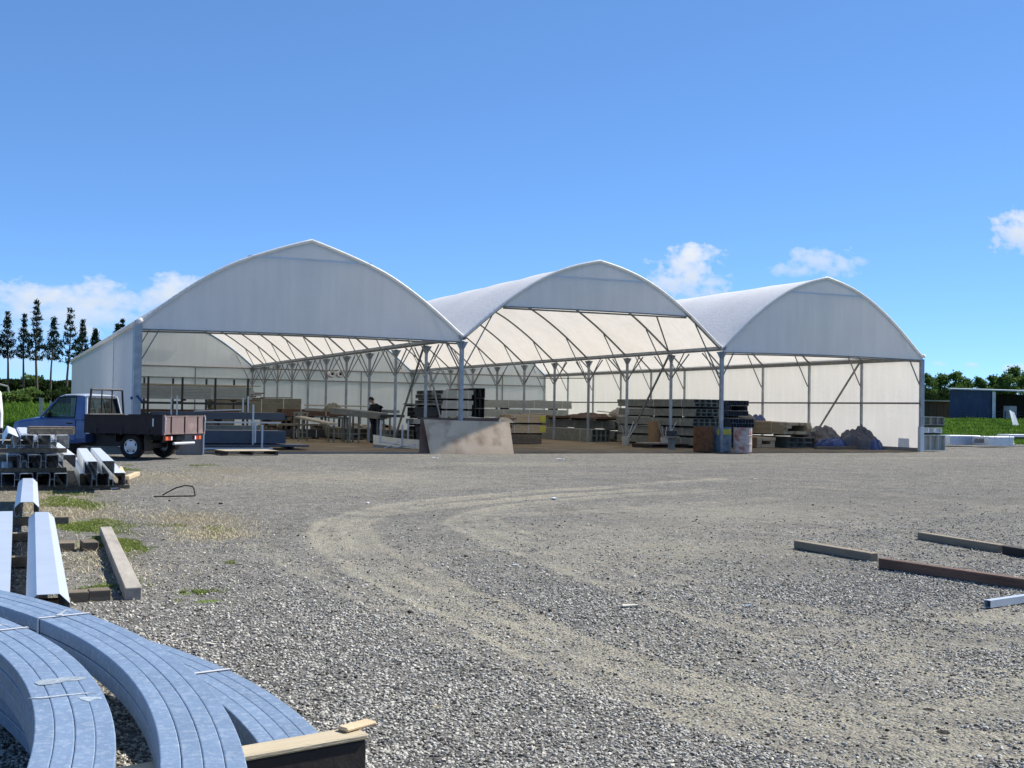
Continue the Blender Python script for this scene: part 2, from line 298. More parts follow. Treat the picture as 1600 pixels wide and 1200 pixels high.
M['leafB'] = leaf_mat('hedge_leaves', (.018, .032, .012), (.055, .085, .028), .2)
M['needle'] = leaf_mat('pine_needles', (.010, .022, .014), (.030, .050, .028), .12)
M['blade'] = leaf_mat('grass_blades', (.035, .09, .012), (.15, .25, .045), .35)
M['seam'] = mat('film_seam_tape', (.62, .665, .73), .8, 0, .05, 3.)

# ------------------------------------------------------------------ mesh helpers
WL = {}
def wl(o): return WL.get(o.name, Vector((0, 0, 0))) if o else Vector((0, 0, 0))
def tag(o, label=None, cat=None, group=None, kind=None):
    if label: o['label'] = label
    if cat: o['category'] = cat
    if group: o['group'] = group
    if kind: o['kind'] = kind
    return o
def thing(name, label, cat, loc=(0, 0, 0), group=None):
    o = bpy.data.objects.new(name, None); COL.objects.link(o); o.empty_display_size = .1
    o.location = loc; WL[o.name] = Vector(loc); return tag(o, label, cat, group)
class MB:
    def __init__(s): s.v = []; s.f = []
    def add(s, vs, fs):
        n = len(s.v); s.v += [tuple(p) for p in vs]; s.f += [tuple(i+n for i in f) for f in fs]; return s
    def box(s, x0, x1, y0, y1, z0, z1, M4=None):
        vs = [(x, y, z) for z in (z0, z1) for y in (y0, y1) for x in (x0, x1)]
        if M4: vs = [M4 @ Vector(p) for p in vs]
        return s.add(vs, [(0, 2, 3, 1), (4, 5, 7, 6), (0, 1, 5, 4), (2, 6, 7, 3), (0, 4, 6, 2), (1, 3, 7, 5)])
    def bbox(s, x0, x1, y0, y1, z0, z1, b=.006, M4=None):
        X = [(x0, x0+b), (x1, x1-b)]; Y = [(y0, y0+b), (y1, y1-b)]; Z = [(z0, z0+b), (z1, z1-b)]
        vs = []; idx = {}
        for i in (0, 1):
            for j in (0, 1):
                for k in (0, 1):
                    for ax in range(3):
                        p = (X[i][0 if ax == 0 else 1], Y[j][0 if ax == 1 else 1], Z[k][0 if ax == 2 else 1])
                        idx[(i, j, k, ax)] = len(vs); vs.append(p)
        fs = []
        q = [(0, 0), (1, 0), (1, 1), (0, 1)]
        for ax in range(3):
            for e in (0, 1):
                f = []
                for a, c in q:
                    t = [0, 0, 0]; t[ax] = e; t[(ax+1) % 3] = a; t[(ax+2) % 3] = c; f.append(idx[(*t, ax)])
                fs.append(f if e else f[::-1])
        for ax in range(3):
            a1, a2 = (ax+1) % 3, (ax+2) % 3
            for a in (0, 1):
                for c in (0, 1):
                    t0 = [0, 0, 0]; t1 = [0, 0, 0]; t0[a1] = t1[a1] = a; t0[a2] = t1[a2] = c; t1[ax] = 1
                    fs.append([idx[(*t0, a1)], idx[(*t1, a1)], idx[(*t1, a2)], idx[(*t0, a2)]])
        for i in (0, 1):
            for j in (0, 1):
                for k in (0, 1): fs.append([idx[(i, j, k, a)] for a in range(3)])
        if M4: vs = [M4 @ Vector(p) for p in vs]
        return s.add(vs, fs)
    def tube(s, p0, p1, r, n=6, r1=None, cap=True):
        p0 = Vector(p0); p1 = Vector(p1); d = (p1-p0)
        if d.length < 1e-6: return s
        d.normalize(); a = d.orthogonal().normalized()
        if abs(d.z) < .99: a = d.cross(Vector((0, 0, 1))).normalized()
        b = d.cross(a); r1 = r if r1 is None else r1
        off = math.pi/4 if n == 4 else 0
        vs = [p+(a*math.cos(t)+b*math.sin(t))*q for p, q in ((p0, r), (p1, r1)) for t in [off+2*math.pi*i/n for i in range(n)]]
        fs = [(i, (i+1) % n, n+(i+1) % n, n+i) for i in range(n)]
        if cap: fs += [tuple(range(n))[::-1], tuple(range(n, 2*n))]
        return s.add(vs, fs)
    def sweep(s, pts, prof, up=Vector((0, 0, 1)), closed_prof=True, cap=True):
        """profile (a, b) in the frame side, up along a path"""
        pts = [Vector(p) for p in pts]; n = len(prof); base = len(s.v); vs = []
        for i, p in enumerate(pts):
            t = (pts[min(i+1, len(pts)-1)]-pts[max(i-1, 0)]).normalized(); side = t.cross(up).normalized(); u2 = side.cross(t)
            vs += [p+side*a+u2*b for a, b in prof]
        fs = []
        for i in range(len(pts)-1):
            for j in range(n if closed_prof else n-1):
                k = (j+1) % n; fs.append((i*n+j, i*n+k, (i+1)*n+k, (i+1)*n+j))
        if cap and closed_prof: fs += [tuple(range(n))[::-1], tuple(range((len(pts)-1)*n, len(pts)*n))]
        return s.add(vs, fs)
    def lathe(s, c, prof, n=20, axis='z'):
        vs = []
        for r, h in prof:
            for i in range(n):
                t = 2*math.pi*i/n; a, b = r*math.cos(t), r*math.sin(t)
                vs.append({'z': (c[0]+a, c[1]+b, c[2]+h), 'y': (c[0]+a, c[1]+h, c[2]+b), 'x': (c[0]+h, c[1]+a, c[2]+b)}[axis])
        fs = [(i*n+j, i*n+(j+1) % n, (i+1)*n+(j+1) % n, (i+1)*n+j) for i in range(len(prof)-1) for j in range(n)]
        return s.add(vs, fs)
    def build(s, name, m, parent=None, smooth=False, label=None, cat=None, group=None, kind=None, bev=0):
        me = bpy.data.meshes.new(name); v = np.array(s.v, float)
        o_ = Vector(((v[:, 0].min()+v[:, 0].max())/2, (v[:, 1].min()+v[:, 1].max())/2, v[:, 2].min()))
        me.from_pydata((v-np.array(o_)).tolist(), [], s.f); me.materials.append(m)
        import bmesh
        bm = bmesh.new(); bm.from_mesh(me); bmesh.ops.recalc_face_normals(bm, faces=bm.faces); bm.to_mesh(me); bm.free()
        if smooth:
            me.polygons.foreach_set('use_smooth', [True]*len(me.polygons))
        o = bpy.data.objects.new(name, me); COL.objects.link(o)
        if parent: o.parent = parent
        o.location = o_-wl(parent); WL[o.name] = o_
        if bev:
            b = o.modifiers.new('b', 'BEVEL'); b.width = bev; b.segments = 2
        return tag(o, label, cat, group, kind)
def dup(o, loc, parent=None):
    """copy of one mesh object (shared mesh) at a world location"""
    c = o.copy(); COL.objects.link(c); c.parent = parent; c.location = Vector(loc)-wl(parent); WL[c.name] = Vector(loc); return c
def copy_tree(o, parent=None):
    c = o.copy(); COL.objects.link(c); c.parent = parent
    if parent: c.matrix_parent_inverse = Matrix()
    for ch in [k for k in o.children]: copy_tree(ch, c)
    return c
def place(root, x, y, z=0, rz=0, rx=0, ry=0):
    root.location = (x, y, z); root.rotation_euler = (rx, ry, rz); WL[root.name] = Vector((x, y, z))

# smooth value noise for numpy fields
def vnoise(x, y, seed=0):
    x = np.asarray(x, float); y = np.asarray(y, float)
    xi = np.floor(x).astype(np.int64); yi = np.floor(y).astype(np.int64); fx = x-xi; fy = y-yi
    fx = fx*fx*(3-2*fx); fy = fy*fy*(3-2*fy)
    def h(a, b):
        n = (a*374761393+b*668265263+seed*974711) & 0x7fffffff
        n = ((n ^ (n >> 13))*1274126177) & 0x7fffffff
        return ((n ^ (n >> 16)) & 0xffff)/65535.
    return (h(xi, yi)*(1-fx)+h(xi+1, yi)*fx)*(1-fy)+(h(xi, yi+1)*(1-fx)+h(xi+1, yi+1)*fx)*fy
def fbm(x, y, o=4, seed=0):
    a = 0; w = .5; t = 0
    for i in range(o):
        a = a+w*vnoise(x*2**i, y*2**i, seed+i); t += w; w *= .55
    return a/t

# ================================================================== SETTING
def rise(X, Y):
    X = np.asarray(X, float); Y = np.asarray(Y, float)
    st = np.where(X > 36, 50., 72.)*np.clip((X-36)/8, 0, 1)+np.where(X > 36, 72., 72.)*(1-np.clip((X-36)/8, 0, 1))
    st = np.where(X > 36, 72+(50-72)*np.clip((X-36)/8, 0, 1), 72.)
    t = np.clip((Y-st)/42, 0, 1); t = t*t*(3-2*t)
    return t*np.where(X > 36, 1.45-.35*np.clip((X-36)/8, 0, 1), 1.45)
def dist_poly(X, Y, pts):
    d = np.full(X.shape, 1e9)
    for (a, b), (c, e) in zip(pts[:-1], pts[1:]):
        vx, vy = c-a, e-b; L2 = vx*vx+vy*vy+1e-9
        t = np.clip(((X-a)*vx+(Y-b)*vy)/L2, 0, 1)
        d = np.minimum(d, np.hypot(X-a-t*vx, Y-b-t*vy))
    return d
def smooth_poly(pts, n=8):
    P = [Vector((*p, 0)) for p in pts]; out = []
    for i in range(len(P)-1):
        p0, p1, p2, p3 = P[max(i-1, 0)], P[i], P[i+1], P[min(i+2, len(P)-1)]
        for k in range(n):
            t = k/n; q = .5*((2*p1)+(-p0+p2)*t+(2*p0-5*p1+4*p2-p3)*t*t+(-p0+3*p1-3*p2+p3)*t**3); out.append((q.x, q.y))
    out.append(tuple(pts[-1])); return out
TR = [([(1120, 748), (1000, 757), (860, 766), (720, 777), (610, 791), (535, 812), (512, 832), (530, 856), (590, 892), (680, 940), (790, 990), (920, 1048), (1060, 1100), (1240, 1150), (1450, 1190)], .20, .85),
      ([(1000, 765), (820, 778), (660, 793), (580, 806), (552, 822), (562, 845), (620, 880), (720, 930), (850, 985), (1000, 1040), (1180, 1090), (1400, 1140), (1600, 1165)], .20, .9),
      ([(400, 852), (450, 872), (520, 908), (600, 948), (690, 990), (800, 1035), (900, 1072)], .13, .45),
      ([(1100, 766), (960, 775), (850, 785), (760, 797), (725, 812), (735, 826), (790, 848), (880, 882), (1000, 925), (1150, 975), (1350, 1020), (1600, 1060)], .20, .65),
      ([(1200, 780), (1050, 790), (900, 800), (770, 806), (760, 815), (800, 832), (900, 860), (1030, 900), (1200, 945), (1400, 985), (1600, 1010)], .22, .6),
      ([(1260, 760), (1400, 772), (1600, 800)], .16, .35), ([(420, 735), (560, 742), (760, 742), (1000, 738)], .3, .45),
      ([(1100, 822), (1250, 832), (1420, 815), (1600, 790)], .12, .3)]
TR = [(smooth_poly(gxy(p)), w, a) for p, w, a in TR]
BL = [((1350, 1010), 1.4, .8, .55), ((1480, 1090), 1.1, .7, .6), ((1560, 965), 1.0, .5, .75), ((1040, 860), 1.8, 1.6, .5), ((1120, 800), 2.2, 2.0, .45), ((560, 745), 3.0, 2.5, .6),
      ((1000, 1000), .8, .5, .35), ((1300, 1140), .7, .4, .45), ((960, 830), 1.4, 1.2, .4), ((1200, 1060), .9, .5, .4), ((800, 725), 3, 1.2, .35), ((1100, 720), 4, .9, .2), ((1450, 715), 5, 1.0, .3),
      ((640, 870), .6, .7, .4)]
SO = [((300, 812), .8, 1.6, .85), ((330, 835), .5, .8, .8), ((250, 745), 1.6, 2.6, .7), ((120, 800), .7, 2.0, .75), ((150, 870), .7, 1.5, .5), ((60, 780), 1., 3., .9), ((350, 735), 1.5, 1.8, .75), ((20, 700), 2.2, 6, .9), ((470, 745), 1.5, 1.6, .5), ((120, 935), .6, .5, .4), ((180, 905), .3, 1.0, .4)]
MO = [((108, 783), .22, .9, 1.0), ((130, 822), .30, .8, 1.1), ((150, 850), .30, .6, .8), ((185, 850), .16, .5, .9), ((326, 941), .12, .09, 1.1), ((290, 928), .12, .08, .9), ((282, 828), .25, .35, .6), ((178, 735), .5, .5, .6), ((260, 728), .8, .5, .4), ((165, 910), .12, .22, .7), ((375, 882), .08, .12, .6), ((108, 915), .2, .2, .5), ((270, 845), .18, .25, .5), ((205, 855), .12, .3, .7), ((20, 705), 1.5, 3, .7), ((90, 930), .2, .25, .5)]
DP = [((1250, 880), 1.0, .9, .8), ((1420, 920), 1.1, .6, .9), ((1520, 990), .7, .3, .6), ((800, 1180), 1.6, .5, .55), ((1100, 1190), 1.4, .35, .7), ((300, 1000), 1.0, 1.2, .3), ((1500, 780), 4, 3, .45), ((1200, 1175), .6, .25, .5), ((400, 1080), .8, .5, .35)]
BL, SO, MO, DP = [[(atz(*c)[:2], a, b, w) for c, a, b, w in Q] for Q in (BL, SO, MO, DP)]
def blobs(X, Y, Q):
    s = np.zeros(X.shape)
    for (cx, cy), a, b, w in Q: s = np.maximum(s, w*np.exp(-((X-cx)/a)**2-((Y-cy)/b)**2))
    return s
def yard_fields(X, Y):
    n = fbm(X*.9, Y*.9, 4, 3); n2 = fbm(X*.25+Y*.1, Y*.7, 4, 11)
    sand = blobs(X, Y, BL)*.8
    rut = np.zeros(X.shape)
    for pts, w, a in TR:
        d = dist_poly(X+(fbm(X*.8, Y*.8, 3, 21)-.5)*.22, Y, pts); g = a*(.62*np.exp(-(d/(w*1.3))**2)+.55*np.exp(-((d-w*.85)/.055)**2))
        sand = np.maximum(sand, g*(.25+1.2*n)); rut = np.maximum(rut, np.exp(-(d/(w*.8))**2)*a)
    sand = sand*1.1+(n2-.5)*.6+.12
    soil = blobs(X, Y, SO)+(n-.5)*.3
    moss = blobs(X, Y, MO)
    damp = blobs(X, Y, DP)+np.clip(n2-.55, 0, 1)*.8
    return np.clip(sand, 0, 1.2), np.clip(soil, 0, 1.2), np.clip(moss, 0, 1.2), np.clip(damp, 0, 1), rut
def yard_height(X, Y, rut=None):
    h = (fbm(X*.7, Y*.7, 4, 5)-.5)*.035+(fbm(X*4, Y*4, 3, 9)-.5)*.008
    if rut is not None: h = h-rut*.020
    return h*np.clip((36-Y)/8, .15, 1)-.002

def grid_obj(name, Xg, Yg, Zg, m, attrs={}, kind='structure', smooth=True):
    r, c = Xg.shape; v = np.stack([Xg, Yg, Zg], -1).reshape(-1, 3)
    idx = np.arange(r*c).reshape(r, c); q = np.stack([idx[:-1, :-1], idx[:-1, 1:], idx[1:, 1:], idx[1:, :-1]], -1).reshape(-1, 4)
    me = bpy.data.meshes.new(name); quads(me, v, q)
    for k, a in attrs.items():
        at = me.attributes.new(k, 'FLOAT', 'POINT'); at.data.foreach_set('value', np.ascontiguousarray(a.reshape(-1), dtype=np.float32))
    if smooth: me.polygons.foreach_set('use_smooth', np.ones(len(q), bool))
    me.materials.append(m); o = bpy.data.objects.new(name, me); COL.objects.link(o); o['kind'] = kind; return o
def quads(me, v, q, k=4):
    me.vertices.add(len(v)); me.vertices.foreach_set('co', np.ascontiguousarray(v, dtype=np.float32).reshape(-1))
    me.loops.add(q.size); me.loops.foreach_set('vertex_index', np.ascontiguousarray(q, dtype=np.int32).reshape(-1))
    me.polygons.add(len(q)); me.polygons.foreach_set('loop_start', np.arange(0, q.size, k, dtype=np.int32))
    me.update(calc_edges=True)

ys = np.concatenate([np.linspace(-400, 40, 12), np.linspace(44, 200, 60), np.linspace(230, 4000, 14)])
xs = np.concatenate([np.linspace(-3000, -220, 8), np.linspace(-200, 330, 130), np.linspace(380, 3500, 8)])
Xg, Yg = np.meshgrid(xs, ys)
Zg = rise(Xg, Yg)-.06+(fbm(Xg*.05, Yg*.05, 3, 2)-.5)*.35*np.clip((Yg-60)/40, 0, 1)*(Xg > 36)
grid_obj('ground', Xg, Yg, Zg, M['field'])
def yard():
    ys = np.concatenate([np.linspace(-14, 2.9, 10), np.geomspace(3., 36., 420), np.linspace(36.5, 60, 30)])
    t = np.linspace(-1, 1, 640); us = .52+1.05*np.sign(t)*np.abs(t)**1.25
    Yg, Ug = np.meshgrid(ys, us, indexing='ij'); Xg = Ug*np.maximum(np.abs(Yg), 4.)
    Xg = Xg+0*Yg
    sand, soil, moss, damp, rut = yard_fields(Xg, Yg)
    edge = np.clip((Yg-46)/10, 0, 1)
    Zg = yard_height(Xg, Yg, rut)-.12*edge*(Yg > 46)
    grid_obj('gravel_yard', Xg, Yg, Zg, M['gravel'], dict(sand=sand, soil=soil, moss=moss, damp=damp))
yard()
GX = [3.54, 13.43, 23.30, 32.43]; GY = [34.73+3.4*i for i in range(11)]; HG = 3.69; HAP = 6.44
xs = np.linspace(GX[0]-.1, GX[3]+.1, 90); ys = np.linspace(34.35, GY[-1]+.2, 90); Xg, Yg = np.meshgrid(xs, ys)
Zg = .030+(fbm(Xg*.8, Yg*.8, 4, 31)-.5)*.05
Zg[0, :] = -.03; Yg[0, :] += (fbm(Xg[0]*1.3, Xg[0]*0, 3, 4)-.5)*.5
grid_obj('shed_floor', Xg, Yg, Zg, M['soilfloor'])

# ================================================================== SHED
def shed():
    T = thing('canopy_shed', 'large white triple arched fabric shed with open front on steel posts', 'building', (18, 34.73, 0))
    half = [(0, 3.69), (.18, 3.80), (.7, 4.24), (1.3, 4.73), (1.95, 5.20), (2.6, 5.61), (3.3, 5.96), (4.1, 6.24), (4.935, 6.44)]
    half0 = [(0, 3.72), (.18, 3.86), (.7, 4.29), (1.3, 4.75), (1.95, 5.19), (2.6, 5.56), (3.3, 5.86), (4.1, 6.15), (4.935, 6.42)]
    halfs = [half0, half, half]
    def prof(b, dz=0, n=1):
        half = halfs[b]
        x0, x1 = GX[b], GX[b+1]; k = (x1-x0)/9.87
        L = [(x0+d*k, z+dz) for d, z in half]; Rr = [(x1-d*k, z+dz) for d, z in half[-2::-1]]; return L+Rr
    def interp(b, x):
        P = prof(b); return float(np.interp(x, [p[0] for p in P], [p[1] for p in P]))
    def dense(b, n=44, dz=0):
        P = prof(b); xs = [p[0] for p in P]; zs = [p[1] for p in P]
        # smooth between the survey points by a small spline
        out = []
        N = len(P); SPt = smooth_poly([(p[0], p[1]) for p in P[:9]], 3)+smooth_poly([(p[0], p[1]) for p in P[8:]], 3)[1:]
        return [(x, z+dz) for x, z in SPt]
    FRONT, BACK = GY[0], GY[-1]
    for b in range(3):
        P = dense(b, dz=.045); ys = []
        for i in range(10): ys += [GY[i]+3.4*j/6 for j in range(6)]
        ys.append(BACK); ys[0] = FRONT-.02
        r = MB(); n = len(P); vs = []
        for j, y in enumerate(ys):
            s = math.sin(math.pi*((y-GY[0]) % 3.4)/3.4)
            for i, (x, z) in enumerate(P):
                t = i/(n-1); w = math.sin(math.pi*t)
                sag = .035*s*min(1, 6*w)
                # sags towards the inside of the bow
                vs.append((x+(sag if x < (GX[b]+GX[b+1])/2 else -sag)*.6, y, z-sag*.7))
        r.add(vs, [(j*n+i, j*n+i+1, (j+1)*n+i+1, (j+1)*n+i) for j in range(len(ys)-1) for i in range(n-1)])
        rf = r.build('roof_cover', M['fabric'], T, smooth=True)
        # hem tube that wraps the front bow, wrinkled where it is pulled tight
        pts = [(x, FRONT-.035, z+.0) for x, z in dense(b, dz=.03)]
        hm = MB(); rr = random.Random(b+5)
        hm.sweep(pts, [(.05*math.cos(t*math.pi/4), .05*math.sin(t*math.pi/4)) for t in range(8)], up=Vector((0, 1, 0)))
        hm.build('roof_hem', M['fabric'], rf, smooth=True)
        if b == 0:   # loose flaps near the left eave
            fl = MB(); fl.tube(Vector(pts[0])+Vector((-.10, -.03, -.02)), Vector(pts[2])+Vector((-.02, -.05, .02)), .08, 8, r1=.06)
            fl.build('rolled_flap', M['fabric'], T, smooth=True)
        # gable panels
        for side, y in (('front', FRONT-.03), ('back', BACK+.03)):
            zb = 3.55 if side == 'back' or b != 1 else 4.74
            P2 = dense(b, dz=.03); g = MB(); vs = []; xs = [p[0] for p in P2]
            rows = 7
            cols = []
            for i, (x, z) in enumerate(P2):
                if z < zb+.015: continue
                cols.append((x, z))
            if zb > 4:
                # exact end points on the bow
                xl = float(np.interp(zb, [z for x, z in P2[:len(P2)//2]], [x for x, z in P2[:len(P2)//2]])); xr = GX[b]+GX[b+1]-xl
                cols = [(xl, zb+.01)]+cols+[(xr, zb+.01)]
            for x, z in cols:
                for k in range(rows+1):
                    t = k/rows; zz = zb+(z-zb)*t
                    sc = .04*math.sin(math.pi*(x-GX[b])/(GX[b+1]-GX[b])) if k == 0 else 0
                    bow = .05*math.sin(math.pi*t)*math.sin(3*math.pi*(x-GX[b])/(GX[b+1]-GX[b]))
                    vs.append((x, y+bow*.5, zz+sc))
            m = rows+1
            g.add(vs, [(i*m+k, (i+1)*m+k, (i+1)*m+k+1, i*m+k+1) for i in range(len(cols)-1) for k in range(rows)])
            gp = g.build('gable_panel', M['fabric'], T, smooth=True)
            hem = MB()
            for i in range(len(cols)-1):
                p = vs[i*m]; q = vs[(i+1)*m]; hem.tube((p[0], p[1]-.012, p[2]), (q[0], q[1]-.012, q[2]), .022, 5)
            hem.build('bottom_hem', M['galvd'], gp)
            # the collar tube and king post press through the cover
            sy = -.028 if side == 'front' else .028
            cz = 5.86; xl = GX[b]+3.05*(GX[b+1]-GX[b])/9.87; xr = GX[b]+GX[b+1]-xl
            c = MB(); c.tube((xl, y+.10, cz), (xr, y+.10, cz), .03, 6)
            xm = (xl+xr)/2
            if side == 'front': c.tube((xm, y+.10, zb+.05), (xm, y+.10, cz), .025, 6)
            c.build('collar_tube', M['galvd'], T)
            cs = MB(); cs.box(xl, xr, y-.012 if side == 'front' else y+.012, y-.006 if side == 'front' else y+.006, cz-.03, cz+.03)
            cs.build('seam', M['seam'], gp)
            # tie below the gable
            if side == 'front' and b != 1:
                t = MB(); pr_ = [(GX[b]+(GX[b+1]-GX[b])*i/14, y+.12, 3.50+.05*math.sin(math.pi*i/14)) for i in range(15)]
                for i in range(14): t.tube(pr_[i], pr_[i+1], .028, 6)
                t.build('tie_tube', M['galvd'], T)
            if side == 'front' and b == 1:
                t = MB(); t.tube((xl-1.6, y+.1, 4.72), (xr+1.6, y+.1, 4.72), .03, 6); t.build('tie_tube', M['galvd'], T)
        # bows
        A = MB(); D = dense(b)
        for i in range(len(D)-1): A.tube((D[i][0], 0, D[i][1]-.03), (D[i+1][0], 0, D[i+1][1]-.03), .038, 6, cap=False)
        proto = A.build('bow', M['galvd'], T)
        oz = WL[proto.name]
        for i, y in enumerate(GY):
            if i == 0: proto.location = Vector((oz.x, y+.02, oz.z))-wl(T)
            else: dup(proto, (oz.x, y, oz.z), T)
        # ridge purlin
        MB().tube(((GX[b]+GX[b+1])/2, FRONT, 6.36), ((GX[b]+GX[b+1])/2, BACK, 6.36), .03, 6).build('ridge_tube', M['galvd'], T)
    # gutters
    for gi, x in enumerate(GX):
        g = MB(); w = .11
        pr_ = [(-w, .07), (-w, -.03), (-.07, -.07), (.07, -.07), (w, -.03), (w, .07), (w-.02, .07), (w-.02, -.02), (.06, -.05), (-.06, -.05), (-w+.02, -.02), (-w+.02, .07)]
        if gi in (1, 2):
            g.sweep([(x, FRONT-.12, HG), (x, BACK, HG)], pr_); g.build('gutter', M['galv'], T)
        else:
            g.box(x-.04, x+.04, FRONT, BACK, HG-.16, HG-.02); g.build('eave_rail', M['galvd'], T)
    # posts
    protos = {}
    for gi, x in enumerate(GX):
        for i, y in enumerate(GY):
            inner = gi in (1, 2); front = i == 0
            key = (inner, front)
            h = HG-.10 if inner else HG-.16
            if key not in protos:
                w = .058 if front else .043
                p = MB(); p.box(x-w, x+w, y-w, y+w, -.03, h-.0); o = p.build('post', M['galv'], T)
                if inner:
                    c = MB(); 
                    for s in (-1, 1):
                        c.add([(x, y+s*w, h-.30), (x, y+s*(w+.16), h-.02), (x, y+s*w, h-.02), (x+.012, y+s*w, h-.30), (x+.012, y+s*(w+.16), h-.02), (x+.012, y+s*w, h-.02)], [(0, 1, 2), (3, 5, 4), (0, 3, 4, 1), (1, 4, 5, 2), (2, 5, 3, 0)])
                        c.add([(x+s*w, y, h-.30), (x+s*(w+.16), y, h-.02), (x+s*w, y, h-.02), (x+s*w, y+.012, h-.30), (x+s*(w+.16), y+.012, h-.02), (x+s*w, y+.012, h-.02)], [(0, 1, 2), (3, 5, 4), (0, 3, 4, 1), (1, 4, 5, 2), (2, 5, 3, 0)])
                    c.build('head_plate', M['galv'], o)
                protos[key] = (o, WL[o.name]-Vector((x, y, 0)))
                post = o
            else:
                src, off = protos[key]
                post = dup(src, Vector((x, y, 0))+off, T)
                for ch in src.children:
                    if ch.name.startswith('head_plate'):
                        q = ch.copy(); COL.objects.link(q); q.parent = post
            # braces to the gutter line
            if inner:
                for s in (-1, 1):
                    yy = y+s*1.25
                    if yy < FRONT or yy > BACK: continue
                    MB().tube((x, y+s*.04, 2.72), (x, yy, HG-.12), .024, 4).build('gutter_brace', M['galvd'], post)
            # knee braces up to the bows on both sides
            for s in (-1, 1):
                b = gi-1 if s < 0 else gi
                if b < 0 or b > 2: continue
                xx = x+s*1.08; zz = interp(b, xx)-.04
                MB().tube((x+s*.04, y+.06, 2.62), (xx, y+.06, zz), .024, 4).build('knee_brace', M['galvd'], post)
    for x in (GX[1], GX[2], GX[3]):
        xo = x-.09
        MB().tube((xo, GY[1], HG-.1), (xo, GY[2]-.15, .1), .042, 4).build('wind_brace', M['galvd'], T)
    MB().tube((GX[1]+.07, GY[1], 3.0), (GX[1]+.07, GY[0]+1.35, .05), .03, 4).build('wind_brace', M['galvd'], T)
    MB().tube((GX[2]-.1, GY[1]+.05, HG+.05), tuple(aty(1026, 494, 35.6)), .03, 4).build('bow_brace', M['galvd'], T)
    # rails of the walls
    for z in (HG-.13, 2.93):
        MB().box(GX[0], GX[3], BACK-.11, BACK-.04, z-.035, z+.035).build('wall_rail', M['galvd'], T)
    MB().box(GX[3]-.13, GX[3]-.06, FRONT, BACK, 1.86, 1.93).build('wall_rail', M['galvd'], T)
    for b in range(3):
        for f in (.333, .667):
            x = GX[b]+(GX[b+1]-GX[b])*f
            MB().box(x-.03, x+.03, BACK-.10, BACK-.04, 1.3 if f < .5 else .0, HG-.165).build('wall_stud', M['galvd'], T)
            if f < .5: MB().box(x-.025, x+.025, BACK-.06, BACK-.01, HG-.095, interp(b, x)-.05).build('gable_stud', M['galvd'], T)
    # walls of film between the posts: one sheet a bay, slightly bellied
    def wall(p0, p1, z0, z1, out, name='wall_sheet'):
        g = MB(); nx, nz = 10, 6; vs = []
        for i in range(nx+1):
            for k in range(nz+1):
                t = i/nx; u = k/nz; s = .045*math.sin(math.pi*t)*math.sin(math.pi*u)
                p = Vector(p0).lerp(Vector(p1), t); vs.append((p.x+out[0]*s, p.y+out[1]*s, z0+(z1-z0)*u))
        g.add(vs, [(i*(nz+1)+k, (i+1)*(nz+1)+k, (i+1)*(nz+1)+k+1, i*(nz+1)+k+1) for i in range(nx) for k in range(nz)])
        return g.build(name, M['fabric'], T, smooth=True)
    for i in range(10):
        if i % 2 == 0:
            wall((GX[0]-.07, GY[i], 0), (GX[0]-.07, GY[min(i+2, 10)], 0), .02, HG+.02, (-1, 0))
        wall((GX[3]+.06, GY[i], 0), (GX[3]+.06, GY[i+1], 0), .16, HG+.02, (1, 0))
    for b in range(3):
        for f in range(3):
            xa = GX[b]+(GX[b+1]-GX[b])*f/3; xb = GX[b]+(GX[b+1]-GX[b])*(f+1)/3
            wall((xa, BACK+.055, 0), (xb, BACK+.055, 0), .02, 2.98, (0, 1)); wall((xa, BACK+.075, 0), (xb, BACK+.075, 0), 2.9, HG+.02, (0, 1))
    MB().box(GX[3]+.01, GX[3]+.05, FRONT, BACK, -.02, .17).build('skirt_board', M['concrete'], T)
    for i in (1, 3, 4, 6): 
        MB().box(GX[0]-.135, GX[0]-.12, GY[2]-.03, GY[2]+.03, .05, HG).build('seam_strip', M['galv'], T) if i == 1 else None
    # left front corner: a folded steel channel, with a strap across
    c = MB(); c.box(GX[0]-.14, GX[0]-.08, FRONT-.14, FRONT+.35, 0, HG); c.box(GX[0]-.08, GX[0]+.07, FRONT-.14, FRONT-.08, 0, HG); c.build('corner_channel', M['galv'], T)
    c = MB(); c.tube((GX[0]-.16, FRONT+.1, 1.58), (GX[0]-.02, FRONT-.17, 1.64), .05, 6, r1=.03); c.tube((GX[0]-.02, FRONT-.17, 1.64), (GX[0]+.09, FRONT-.12, 1.50), .03, 6, r1=.05)
    c.build('tie_strap', M['tarpblue'], T)
    # white sleeves on the feet of the right hand posts
    for i, h in ((0, 1.0), (1, .9), (2, .7)):
        y = GY[i]; MB().box(GX[3]-.09, GX[3]-.075+.0, y-.07, y+.07, 0, h).build('post_sleeve', M['rail'], T)
    c = MB(); c.box(GX[3]+.065, GX[3]+.09, FRONT-.07, FRONT+.08, 0, HG-.1); c.box(GX[3]-.10, GX[3]+.065, FRONT-.085, FRONT-.06, 0, 1.0); c.build('corner_channel', M['rail'], T)
    for x in (GX[0]-.1, GX[3]+.1):
        MB().tube((x, FRONT-.05, HG+.03), (x, BACK, HG+.03), .07, 8).build('eave_roll', M['fabric'], T, smooth=True)
shed()

